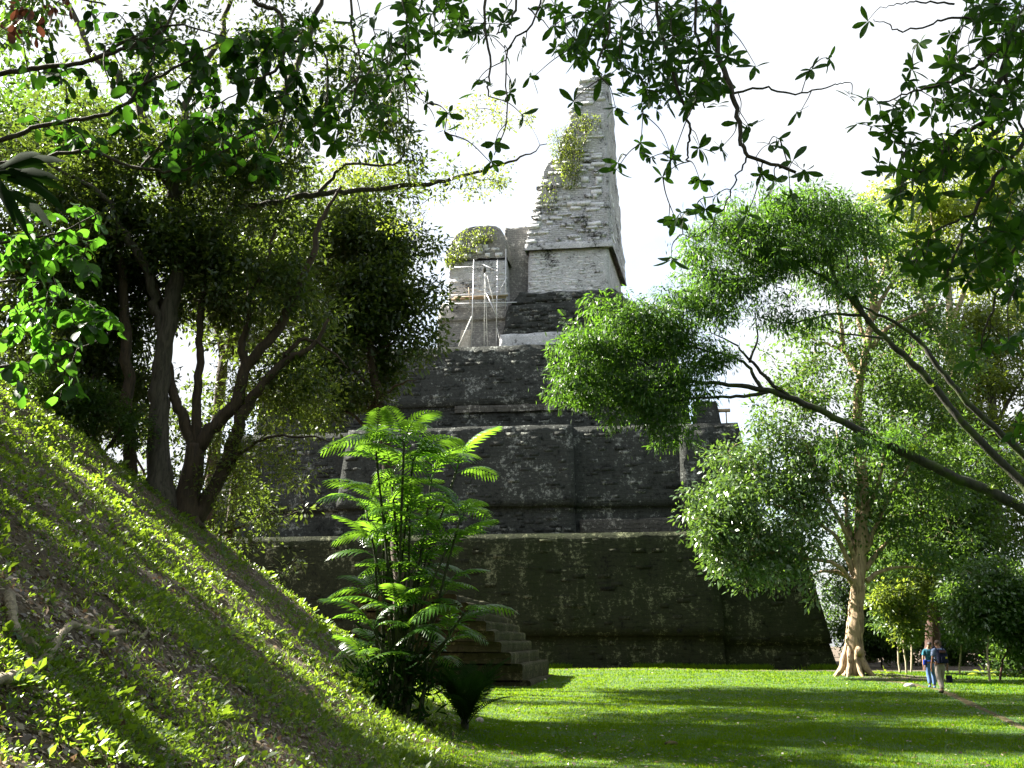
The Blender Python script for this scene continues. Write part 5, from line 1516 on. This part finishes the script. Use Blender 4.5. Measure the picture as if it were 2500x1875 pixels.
# tree at the upper left, rounded leaves dark against the sky
tb = np.array([-4.6, 4.6]); zb_ = tz(*tb)
BB = Bough('overhanging_tree', 'round leafed tree dark against the white sky at the upper left', (tb[0], tb[1], zb_), M['twig'])
BB.limb('trunk', [np.array([*tb, zb_ - .3]), np.array([-4.5, 4.7, zb_ + 1.2]), np.array([-4.2, 4.9, zb_ + 2.4]), np.array([-3.9, 5.0, 6.6]), np.array([-3.2, 5.2, 7.4])], [.2, .16, .13, .09, .05], 12, .1, 6, 0, .3)
for pl, r0 in (([(-250, 230), (0, 182), (110, 165), (220, 148), (330, 110), (400, 70), (450, -30)], .02), ([(-250, 380), (0, 340), (90, 310), (200, 290), (290, 265), (350, 205), (375, 140), (385, 70)], .018), ([(-200, 430), (110, 385), (220, 368), (340, 412), (430, 415), (520, 390), (600, 330), (700, 290)], .014), ([(560, -150), (620, 0), (680, 30), (690, 140), (640, 190), (560, 190)], .018), ([(690, 140), (700, 250), (680, 320), (640, 400)], .012), ([(690, 100), (780, 110), (800, 200), (790, 330)], .010),
               ([(220, 150), (330, 90), (430, 60), (540, 90)], .012), ([(350, 205), (440, 160), (520, 110), (600, 90)], .010), ([(340, 412), (450, 300), (540, 250), (640, 190)], .008), ([(-200, 20), (20, -20), (150, -10), (260, 10)], .015)):
    n_ = len(pl)
    BB.limb('branch', A(5.6, *pl), np.linspace(r0, r0 * .35, n_), 6, .05, 6, .015)
ROS = fill([(330, 60, 120, 80, 17), (450, 150, 150, 110, 32), (620, 200, 120, 110, 28), (700, 90, 110, 80, 22), (300, 270, 110, 70, 16), (560, 330, 140, 70, 24), (420, 390, 150, 60, 18), (760, 320, 70, 80, 14), (120, 200, 80, 60, 7), (120, 300, 70, 40, 6), (60, 60, 60, 40, 4), (200, 345, 60, 40, 8), (640, 400, 70, 40, 8)], 5.0, 6.4)
(BB.near(ROS, .092, M['leaf_round_shaded'], .60, 'spray', 5, False, 295))
# withered reddish leaves at the very corner
DR = pts_at([(20, 10), (60, 30), (110, 15), (50, 60), (150, 5), (10, 50)], 4.6, 5.4)
P_ = np.repeat(np.array(DR), 9, 0) + rng.normal(size=(54, 3)) * .05
me = leaves_mesh('withered_leaves', P_, rand_dirs(54) + np.array([0, 0, -1.2]), rand_dirs(54), rng.uniform(.05, .09, 54), near_tmpl(.5, True))
tag(link('withered_leaves', me, M['leaf_dry'], BB.root), 'withered reddish leaves', None, None, 'stuff')

# tree at the left edge with sunlit round leaves
td_ = np.array([-6.6, 8.6]); zd_ = tz(*td_)
BD = Bough('overhanging_tree', 'bright green round leafed branches reaching in at the left edge', (td_[0], td_[1], zd_), M['twig'])
BD.limb('trunk', [np.array([*td_, zd_ - .3]), np.array([-6.4, 8.6, zd_ + .8]), np.array([-6.2, 8.5, zd_ + 2.0]), np.array([-6.0, 8.4, zd_ + 3.2])], [.14, .11, .09, .05], 10, .1, 6, 0, .3)
for pl, r0 in (([(-260, 640), (0, 592), (80, 580), (150, 565), (240, 520)], .016), ([(-240, 800), (0, 690), (80, 690), (170, 690)], .012), ([(-220, 900), (0, 895), (60, 900), (130, 885), (200, 850), (250, 825), (290, 785)], .016), ([(130, 885), (180, 930), (160, 990)], .008), ([(0, 700), (60, 780), (120, 830)], .008)):
    n_ = len(pl)
    BD.limb('branch', A(8.0, *pl), np.linspace(r0, r0 * .35, n_), 6, .05, 6, .015)
ROS = fill([(140, 560, 130, 60, 20), (70, 640, 90, 60, 16), (200, 630, 60, 50, 9), (190, 770, 90, 50, 17), (80, 830, 90, 60, 18), (250, 790, 50, 40, 7), (160, 930, 40, 50, 5), (40, 930, 40, 40, 4), (60, 730, 60, 40, 6)], 7.5, 8.6)
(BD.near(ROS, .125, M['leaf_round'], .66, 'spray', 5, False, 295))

# ------------------------------------------------------------------ the two walkers
def skin_obj(name, verts, edges, rad, mat, parent, sub=2):
    me = bpy.data.meshes.new(name)
    me.from_pydata([tuple(v) for v in verts], edges, [])
    o = bpy.data.objects.new(name, me)
    me.materials.append(mat)
    col.objects.link(o)
    o.parent = parent
    md = o.modifiers.new('skin', 'SKIN')
    md.use_smooth_shade = True
    if not me.skin_vertices: pass
    sv = me.skin_vertices[0].data if me.skin_vertices else None
    if sv:
        for i, r in enumerate(rad):
            sv[i].radius = r if isinstance(r, tuple) else (r, r)
            sv[i].use_root = (i == 0)
    s = o.modifiers.new('sub', 'SUBSURF')
    s.levels = s.render_levels = sub
    return o


def cloth(name, c, var=.12):
    return plain_mat(name, c, .9, .15, 0, var, 14.0)


M['skin'] = plain_mat('skin', (0.30, 0.15, 0.10), .55, .4, 0, .08)
M['hair_dark'] = plain_mat('hair_dark', (0.025, 0.018, 0.014), .6, .3, 0, .2, 60)
M['hair_grey'] = plain_mat('hair_grey', (0.07, 0.042, 0.03), .7, .3, 0, .2, 60)
M['shirt_blue'] = cloth('shirt_blue', (0.24, 0.30, 0.46))
M['pants_stone'] = cloth('pants_stone', (0.36, 0.31, 0.27))
M['navy'] = cloth('navy', (0.012, 0.014, 0.035))
M['maroon'] = cloth('maroon', (0.10, 0.05, 0.05))
M['yellow'] = cloth('yellow', (0.45, 0.42, 0.03))
M['teal'] = cloth('teal', (0.025, 0.10, 0.14), .6)
M['denim'] = cloth('denim', (0.07, 0.12, 0.26))
M['bluebag'] = cloth('bluebag', (0.01, 0.03, 0.22))
M['shoe'] = cloth('shoe', (0.03, 0.025, 0.022))


def person(loc, yaw, label, H, stride, tilt, mats, look=0.0, arm=(.0, .0)):
    k = H / 1.75
    root = empty('person', loc, label, 'person', 'walkers on the lawn')
    root.rotation_euler = (0, 0, yaw)
    root.scale = (k, k, k)
    s = stride
    hip = .92
    legs = {}
    for sd in (-1, 1):
        f = s * sd
        knee = (sd * .10, .10 * abs(s) * 2 + f * .35, .49)
        ank = (sd * .10, f * .62 - .02, .09 + (.05 if f < 0 else 0))
        toe = (sd * .115, f * .62 + .15, .045)
        legs[sd] = (knee, ank, toe)
    hx, hz = .045 * math.sin(look), 0
    hb = -.05 * tilt
    V = [(0, 0, .97), (0, 0, 1.14), (0, .01, 1.32), (0, -.01, 1.47), (0, .01 + hb * .3, 1.54), (hx * .6, .03 + hb, 1.62), (hx, .02 + hb * 2.2, 1.70)]
    E = [(i, i + 1) for i in range(6)]
    Rd = [(.15, .11), (.135, .10), (.165, .11), (.08, .07), (.055, .055), (.078, .092), (.068, .078)]

    def add(p, q, r):
        V.append(q); Rd.append(r); E.append((p, len(V) - 1)); return len(V) - 1
    # nose, ears
    nx_, ny_ = math.sin(look), math.cos(look)
    add(5, (hx + nx_ * .115, .03 + hb + ny_ * .115, 1.615 + .05 * tilt), .016)
    for sd in (-1, 1):
        add(5, (hx + sd * ny_ * .088, .02 + hb - sd * nx_ * .088, 1.615), (.014, .022))
    hands = []
    for sd, sw in ((-1, arm[0]), (1, arm[1])):
        a = add(3, (sd * .185, -.01, 1.42), .062)
        e = add(a, (sd * .245, -.04 + sw * .12, 1.15), .043)
        w = add(e, (sd * .265, .02 + sw * .3, .91), .028)
        pm = add(w, (sd * .265, .04 + sw * .33, .84), (.022, .036))
        for q, (dx, ln) in enumerate(((-.028, .072), (-.010, .085), (.010, .080), (.028, .062))):
            kn = add(pm, (sd * .262, .045 + sw * .33 + dx, .80), .0095)
            add(kn, (sd * .250, .05 + sw * .33 + dx, .80 - ln), .008)
        th = add(w, (sd * .25, .075 + sw * .33, .85), .011)
        add(th, (sd * .243, .095 + sw * .33, .80), .009)
        hands.append((sd * .262, .05 + sw * .33, .76))
    for sd in (-1, 1):
        h_ = add(0, (sd * .095, 0, hip - .04), .095)
        kn = add(h_, legs[sd][0], .062)
        an = add(kn, legs[sd][1], .04)
        add(an, legs[sd][2], (.04, .03))
    skin_obj('body', V, E, Rd, M['skin'], root)
    # shirt
    V = [(0, 0, .98), (0, 0, 1.12), (0, .01, 1.30), (0, -.012, 1.445)]
    E = [(0, 1), (1, 2), (2, 3)]; Rd = [(.175, .135), (.165, .13), (.188, .14), (.10, .085)]
    for sd, sw in ((-1, arm[0]), (1, arm[1])):
        a = add(3, (sd * .18, -.01, 1.42), .085)
        add(a, (sd * .232, -.03 + sw * .09, 1.20), .068)
    skin_obj('shirt', V, E, Rd, mats['shirt'], root)
    # trousers
    V = [(0, 0, 1.0), (0, 0, .92)]; E = [(0, 1)]; Rd = [(.165, .13), (.16, .13)]
    for sd in (-1, 1):
        h_ = add(1, (sd * .098, 0, .82), .108)
        kn = add(h_, legs[sd][0], .088)
        add(kn, (legs[sd][1][0], legs[sd][1][1], legs[sd][1][2] + .02), .072)
    skin_obj('trousers', V, E, Rd, mats['pants'], root)
    for sd in (-1, 1):
        an, to = legs[sd][1], legs[sd][2]
        skin_obj('shoe', [(an[0], an[1] - .05, an[2] - .045), (an[0], an[1] + .03, an[2] - .035), (to[0], to[1] + .03, to[2])], [(0, 1), (1, 2)], [(.045, .05), (.05, .05), (.045, .032)], mats['shoe'], root)
    # hair: a cap over the back and top of the head
    cy, cz = .02 + hb * 1.6, 1.665
    vv, ff = [], []
    for i in range(9):
        for j in range(16):
            th = i / 8 * 1.75; ph = j / 16 * 2 * math.pi
            x, y, zq = math.sin(th) * math.cos(ph), math.sin(th) * math.sin(ph), math.cos(th)
            if y * ny_ + x * nx_ > .35 and zq < .35: zq = max(zq, .3)
            vv.append((hx + x * .092, cy - .016 * ny_ + y * .102, cz + zq * .10))
    for i in range(8):
        for j in range(16):
            ff.append((i * 16 + j, (i + 1) * 16 + j, (i + 1) * 16 + (j + 1) % 16, i * 16 + (j + 1) % 16))
    hm = mesh_np('hair', np.array(vv), [np.array(ff)], smooth=True)
    ho = link('hair', hm, mats['hair'], root, loc=(0, 0, 0))
    return root, hands, k


def place_on(root, name, label, cat, build):
    """a carried thing: its own top-level empty standing in the walker's frame"""
    o = bpy.data.objects.new(name, None)
    col.objects.link(o)
    o.location = root.location; o.rotation_euler = root.rotation_euler; o.scale = root.scale
    tag(o, label, cat)
    build(o)
    return o


def rbox(name, c, s, mat, parent, bev=.03, taper=1.0):
    bm_ = MB()
    sx, sy, sz_ = np.array(s) / 2
    rows = []
    for zf, k in ((-1, .86), (-.9, .97), (-.4, 1), (.3, 1), (.8, taper), (.96, taper * .9), (1, taper * .75)):
        ring = []
        for j in range(16):
            ph = j / 16 * 2 * math.pi
            ex = .45
            x = math.copysign(abs(math.cos(ph)) ** ex, math.cos(ph)); y = math.copysign(abs(math.sin(ph)) ** ex, math.sin(ph))
            ring.append([c[0] + x * sx * k, c[1] + y * sy * k, c[2] + zf * sz_])
        rows.append(ring)
    V = np.array(rows).reshape(-1, 3)
    n_ = len(rows)
    Q = [[i * 16 + j, i * 16 + (j + 1) % 16, (i + 1) * 16 + (j + 1) % 16, (i + 1) * 16 + j] for i in range(n_ - 1) for j in range(16)]
    V = np.concatenate([V, [V[:16].mean(0)], [V[-16:].mean(0)]])
    Tt = [[len(V) - 2, (j + 1) % 16, j] for j in range(16)] + [[len(V) - 1, (n_ - 1) * 16 + j, (n_ - 1) * 16 + (j + 1) % 16] for j in range(16)]
    return link(name, mesh_np(name, V, [np.array(Q), np.array(Tt)], smooth=True), mat, parent, loc=(0, 0, 0))


pm = gpf(2301, 1694)
man, hands, k = person(tuple(pm), R(8), 'person in pale blue shirt and stone trousers walking away with a dark backpack', 1.79, .30, 0, dict(shirt=M['shirt_blue'], pants=M['pants_stone'], shoe=M['shoe'], hair=M['hair_grey']), 0.0, (.15, -.2))


def pack(o):
    top_ = o
    o = rbox('pack_body', (0, -.21, 1.22), (.34, .20, .46), M['navy'], o, taper=.86)
    rbox('pocket', (.02, -.33, 1.12), (.24, .07, .22), M['navy'], o)
    rbox('top_flap', (-.02, -.30, 1.37), (.22, .08, .08), M['maroon'], o)
    rbox('emblem', (.06, -.372, 1.18), (.07, .012, .06), M['yellow'], o)
    o = top_
    for sd in (-1, 1):
        mb = MB(); mb.tube(catmull([(sd * .12, -.14, 1.42), (sd * .13, -.02, 1.545), (sd * .14, .15, 1.42), (sd * .15, .15, 1.22), (sd * .17, -.10, 1.06)], 5), .020, 6)
        mb.build('strap', M['navy'], o, smooth=True, loc=(0, 0, 0))


place_on(man, 'backpack', 'dark navy backpack worn by the person in pale blue shirt', 'backpack', pack)


def handbag(o):
    h = hands[1]
    rbox('bag_body', (h[0] + .02, h[1] - .02, h[2] - .28), (.16, .20, .24), M['navy'], o)
    mb = MB(); mb.tube(catmull([(h[0], h[1] - .08, h[2] - .17), (h[0], h[1] - .02, h[2] + .01), (h[0], h[1] + .06, h[2] - .17)], 6), .012, 6)
    mb.build('bag_handle', M['navy'], o, smooth=True, loc=(0, 0, 0))


place_on(man, 'hand_bag', 'small dark bag hanging from the right hand of the backpacker', 'bag', handbag)
pw_ = gpf(2277, 1681)
fr_, hands2, k2 = person(tuple(pw_), R(-15), 'person in teal patterned shirt and jeans looking up beside the backpacker', 1.70, .22, 1.6, dict(shirt=M['teal'], pants=M['denim'], shoe=M['denim'], hair=M['hair_dark']), .9, (-.2, .2))


def waist(o):
    rbox('pouch', (-.20, -.05, .98), (.12, .20, .20), M['bluebag'], o)
    mb = MB()
    an = np.linspace(0, 2 * math.pi, 24)
    mb.tube(np.stack([.19 * np.cos(an), .15 * np.sin(an), np.full(24, 1.03)], -1), .018, 5, False)
    mb.build('belt', M['bluebag'], o, smooth=True, loc=(0, 0, 0))


place_on(fr_, 'waist_bag', 'blue waist bag on the hip of the person in teal shirt', 'bag', waist)

# ------------------------------------------------------------------ small things on the ground
def rock(name, px, py, r, mat, label, cat='rock', group=None):
    b = gpf(px, py)
    i = np.linspace(0, math.pi, 8); j = np.linspace(0, 2 * math.pi, 14, endpoint=False)
    I, J = np.meshgrid(i, j, indexing='ij')
    V = np.stack([np.sin(I) * np.cos(J) * r[0], np.sin(I) * np.sin(J) * r[1], np.cos(I) * r[2]], -1).reshape(-1, 3)
    V = V * (1 + .22 * vnoise(V / max(r) * 1.7 + px, 3)[:, None]) + b + np.array([0, 0, r[2] * .35])
    Q = np.array([[a * 14 + q, (a + 1) * 14 + q, (a + 1) * 14 + (q + 1) % 14, a * 14 + (q + 1) % 14] for a in range(7) for q in range(14)])
    o = link(name, mesh_np(name, V, [Q], smooth=True), mat)
    return tag(o, label, cat, group)


M['pale_rock'] = plain_mat('pale_rock', (0.42, 0.36, 0.34), .85, .3, 0, .3, 12)
rock('rock', 2221, 1677, (.22, .18, .11), M['pale_rock'], 'pale rounded rock lying on the lawn left of the walkers')
rock('rock', 2172, 1622, (.62, .4, .30), M['pale_rock'], 'pale boulder in the dark hollow beside the saplings')
rock('rock', 1172, 1762, (.09, .08, .06), M['pale_rock'], 'small pale stone beside the cycad')
for q, (px, py, s) in enumerate(((1292, 1668, .09), (1305, 1666, .07), (1316, 1664, .08), (1330, 1660, .07))):
    rock('stone_chip', px, py, (s, s * .8, s * .6), M['pale_rock'], ['pale stone chip farthest from the stair corner', 'pale stone chip second along the lowest step', 'pale stone chip third along the lowest step', 'pale stone chip nearest the stair corner'][q], 'stone', 'stone chips by the steps')
rock('earth_clod', 1640, 1818, (.12, .10, .045), M['earth'], 'brown clod of earth lying on the shaded lawn', 'clod')

# surface roots on the mound
def root_thing(pl, r, label):
    P = []
    for px, py in pl:
        b = gp(px, py)
        P.append(np.array([b[0], b[1], tz(b[0], b[1])]) + np.array([0, 0, r * .5]))
    P = catmull(P, 8)
    P[:, 2] += .015 * vnoise(np.arange(len(P))[:, None] * np.array([.7, 0, 0]), 8)
    mb = MB(); mb.tube(P, np.interp(np.linspace(0, 1, len(P)), [0, .6, 1], [r, r * .8, r * .4]), 9, True, .25, 5)
    return tag(mb.build('tree_root', M['root'], None, smooth=True), label, 'root', 'roots on the mound')


root_thing([(-60, 1690), (20, 1670), (90, 1640), (125, 1595), (150, 1555), (172, 1532), (200, 1545), (250, 1552), (310, 1551), (350, 1556), (360, 1534)], .040, 'long pale tree root winding across the lower left of the mound')
root_thing([(22, 1462), (28, 1510), (36, 1555), (75, 1585), (110, 1612), (130, 1630)], .042, 'short thick root beside the long one at the left edge')
root_thing([(370, 1536), (430, 1540), (470, 1545), (520, 1520)], .012, 'thin root lying uphill of the long root on the mound')
root_thing([(515, 1545), (530, 1570), (540, 1588)], .010, 'short loose twig lying on the mound slope')
# little broad-leaved plants at the wood edge
for px, py, s, lab in ((2398, 1608, .55, 'bright broad-leaved plant catching sun at the wood edge'), (2405, 1640, .45, 'low pale green plant below the bright broad-leaved one'), (2160, 1640, .35, 'small weed growing beside the pale tree foot')):
    b = gpf(px, py + 12)
    n_ = 26
    d = rand_dirs(n_); d[:, 2] = np.abs(d[:, 2]) * .6 + .25
    bp = empty('broadleaf_plant', tuple(b), lab, 'plant', 'low plants at the wood edge')
    mb = MB()
    for q in range(6):
        mb.tube([b, b + d[q] * s * .8], [.012, .006], 4, False)
    mb.build('stem', M['palm_stem'], bp)
    link('leaves', leaves_mesh('leaves', b + d * s * rng.uniform(.5, 1.1, (n_, 1)), d - np.array([0, 0, .5]), rand_dirs(n_) * .4 + np.array([0, 0, 1]), rng.uniform(.5, .9, n_) * s, tmpl_leaf6(.45), rng.uniform(.4, 1, n_)), M['leaf_lime'], bp)

# climbing plants on the temple
def climber(label, blobs, n, size):
    c = tw(*[tp(*blobs[0][:2], v6)[0], v6, tp(*blobs[0][:2], v6)[1]])
    root = empty('climbing_plant', tuple(c), label, 'plant', 'climbers on the temple')
    P, Dn = [], []
    mb = MB()
    for px, py, rx, ry, vv, w in blobs:
        u0, z0 = tp(px, py, vv)
        k = int(n * w); s = 76 / F
        a_ = rng.uniform(0, 6.28, k); r_ = np.sqrt(rng.random(k))
        uu = u0 + rx * s * r_ * np.cos(a_); zz = z0 + ry * s * r_ * np.sin(a_)
        P.append(tw(uu, vv - .05 - .5 * rng.random(k) ** 2, zz))
        for q in range(4):
            uo = u0 + rng.uniform(-.6, .6) * rx * s
            mb.tube(catmull(tw(np.array([uo, uo + .2, uo - .1]), np.full(3, vv - .1), z0 + np.array([-1, 0, 1]) * ry * s * .8), 4), .02, 4, False)
    tag(mb.build('stem', M['twig'], root), None, None, None, 'stuff')
    P = np.concatenate(P); n_ = len(P)
    d = rand_dirs(n_) + np.array([0, -.3, -.9])
    tag(link('foliage', leaves_mesh('foliage', P, d, rand_dirs(n_) + np.array([0, -1, .6]), rng.uniform(.6, 1.2, n_) * size, tmpl_leaf6(.45)), M['leaf_olive'], root), None, None, None, 'stuff')


climber('yellow green creeper spilling over the left flank of the tower', [(1385, 380, 45, 60, v6 + .9, 1), (1370, 350, 40, 50, v6 + 1.0, .8), (1410, 320, 35, 60, v6 + 1.1, .5), (1395, 430, 30, 40, v6 + .8, .5), (1340, 470, 25, 60, v6 + .6, .2), (1440, 300, 35, 30, v6 + 1.2, .3)], 800, .20)
climber('green creeper on the rounded top of the ruined vault', [(1150, 590, 45, 35, v7 - .05, .8), (1120, 620, 30, 30, v7 - .1, .8), (1180, 575, 40, 25, v7 + .2, .5), (1100, 640, 15, 20, v7 - .1, .4)], 420, .20)

# ------------------------------------------------------------------ lawn grass, leafy cover and litter on the mound
def wedge(n, r0, r1, a0=-31, a1=31):
    r = r0 * (r1 / r0) ** rng.random(n)
    a_ = R(1) * rng.uniform(a0, a1, n)
    return r * np.sin(a_), r * np.cos(a_), r


x, y, r = wedge(530000, 11.0, 62.0)
keep = (mound_d(x, y) < -.1 + .5 * rng.random(len(x))) & (path_dist(x, y) > .05 + .3 * rng.random(len(x))) & (rng.random(len(x)) > .6 * np.exp(-(((x - 18.5) / 3.4) ** 2 + ((y - 47.5) / 3.0) ** 2)))
keep &= ~((y > 57) & (rng.random(len(x)) < .5))
x, y, r = x[keep], y[keep], r[keep]
n_ = len(x)
pos = np.stack([x, y, terrain(x, y) - .005], -1)
tuft = fbm(pos * 1.1, 21, 3)
ax = np.stack([rng.normal(size=n_) * .55, rng.normal(size=n_) * .55, np.full(n_, 1.0)], -1)
sz = (0.034 + .0007 * r) * (1 + .5 * np.clip(tuft, -.6, 1)) * rng.uniform(.6, 1.3, n_)
bl = (np.array([[0, -.11, 0], [0, .11, 0], [1, 0, .12]]), np.array([[0, 1, 2]]))
val = np.clip(.45 + .45 * fbm(pos * .5, 33, 3) + rng.normal(size=n_) * .22, 0, 1)
tag(link('grass', leaves_mesh('grass', pos, ax, rand_dirs(n_), sz, bl, val, 1 + r * .025), M['grass']), 'short bright lawn grass covering the clearing', None, None, 'stuff')

# leafy cover: little plants of several leaves each
x, y, r = wedge(98000, 2.6, 38.0, -33, 12)
pos = np.stack([x, y, terrain(x, y)], -1)
patch = fbm(pos * 1.1, 41, 3)
dm = mound_d(x, y)
keep = (dm > -.9 + .9 * rng.random(len(x))) & (patch + .25 * rng.normal(size=len(x)) > -.04)
pos, r = pos[keep], r[keep]
k = 5
n_ = len(pos) * k
c = np.repeat(pos, k, 0); rr = np.repeat(r, k)
sc = .022 + .0019 * rr
d = rand_dirs(n_); d[:, 2] = np.abs(d[:, 2]) * .7
c = c + d * (sc * rng.uniform(.3, 1.6, n_))[:, None]
c[:, 2] += .01
ps = np.repeat(rng.uniform(.6, 1.3, len(pos)) * (1 + 1.3 * (rng.random(len(pos)) < .06)), k)
val = np.clip(np.repeat(rng.random(len(pos)), k) * .6 + .4 * rng.random(n_), 0, 1)
tag(link('leafy_ground_cover', leaves_mesh('leafy_ground_cover', c, d + np.array([0, 0, .15]), rng.normal(size=(n_, 3)) * .45 + np.array([0, 0, 1]), sc * ps, tmpl_quad(.5), val), M['cover']), 'small leafy plants covering the steep mound', None, None, 'stuff')
# taller grassy tufts on the mound
x, y, r = wedge(9000, 3.0, 36.0, -33, 10)
pos = np.stack([x, y, terrain(x, y)], -1)
keep = (mound_d(x, y) > -.2) & (fbm(pos * .8, 41, 3) > .05)
pos, r = pos[keep], r[keep]
k = 6; n_ = len(pos) * k
d = rng.normal(size=(n_, 3)) * .5 + np.array([0, 0, 1.0])
tag(link('mound_grass', leaves_mesh('mound_grass', np.repeat(pos, k, 0), d, rand_dirs(n_), (.06 + .003 * np.repeat(r, k)) * rng.uniform(.6, 1.4, n_), tmpl_blade()), M['cover']), 'thin grass tufts among the leaves of the mound', None, None, 'stuff')
# dry leaf litter
x, y, r = wedge(84000, 2.6, 36.0, -33, 14)
pos = np.stack([x, y, terrain(x, y) + .012], -1)
dm = mound_d(x, y)
keep = (dm > -1.2 + 1.0 * rng.random(len(x)))
pos, r = pos[keep], r[keep]
n_ = len(pos)
ax = rng.normal(size=(n_, 3)) * np.array([1, 1, .35]); ax[:, 2] -= ax[:, 0] * .5
up = rng.normal(size=(n_, 3)) * .45 + np.array([.6, 0, 1])
tag(link('leaf_litter', leaves_mesh('leaf_litter', pos, ax, up, (.036 + .0018 * r) * rng.uniform(.5, 1.5, n_), tmpl_quad(.55), rng.random(n_) ** 1.3), M['litter']), 'dry brown and pale fallen leaves strewn over the mound', None, None, 'stuff')

# fallen leaves lying here and there on the lawn, weeds along the foot of the wall
x, y, r = wedge(5200, 12.0, 56.0, -8, 31)
keep = (mound_d(x, y) < -.3) & (fbm(np.stack([x, y, x * 0], -1) * .25, 61, 2) + .35 * rng.normal(size=len(x)) > .05)
pos = np.stack([x, y, terrain(x, y) + .03], -1)[keep]; r = r[keep]; n_ = len(pos)
tag(link('fallen_leaves', leaves_mesh('fallen_leaves', pos, rng.normal(size=(n_, 3)) * np.array([1, 1, .2]), rng.normal(size=(n_, 3)) * .3 + np.array([0, 0, 1]), (.05 + .001 * r) * rng.uniform(.5, 1.3, n_), tmpl_leaf6(.5), rng.random(n_) ** 1.3), M['litter']), 'scattered dry leaves lying on the lawn', None, None, 'stuff')
k = 2600
uu = rng.uniform(UL1 + 20, 0.4, k); vv = -.55 - np.abs(rng.normal(size=k)) * .35
P_ = tw(uu, vv, np.zeros(k)); P_[:, 2] = terrain(P_[:, 0], P_[:, 1])
P_ = P_[fbm(P_ * .6, 71, 2) > -.15]
P_ = np.repeat(P_, 5, 0); n_ = len(P_)
d = rng.normal(size=(n_, 3)) * .45 + np.array([0, 0, 1])
tag(link('wall_foot_weeds', leaves_mesh('wall_foot_weeds', P_, d, rand_dirs(n_), rng.uniform(.12, .42, n_), tmpl_blade(), rng.random(n_)), M['grass']), 'fringe of taller weeds along the foot of the temple wall', None, None, 'stuff')
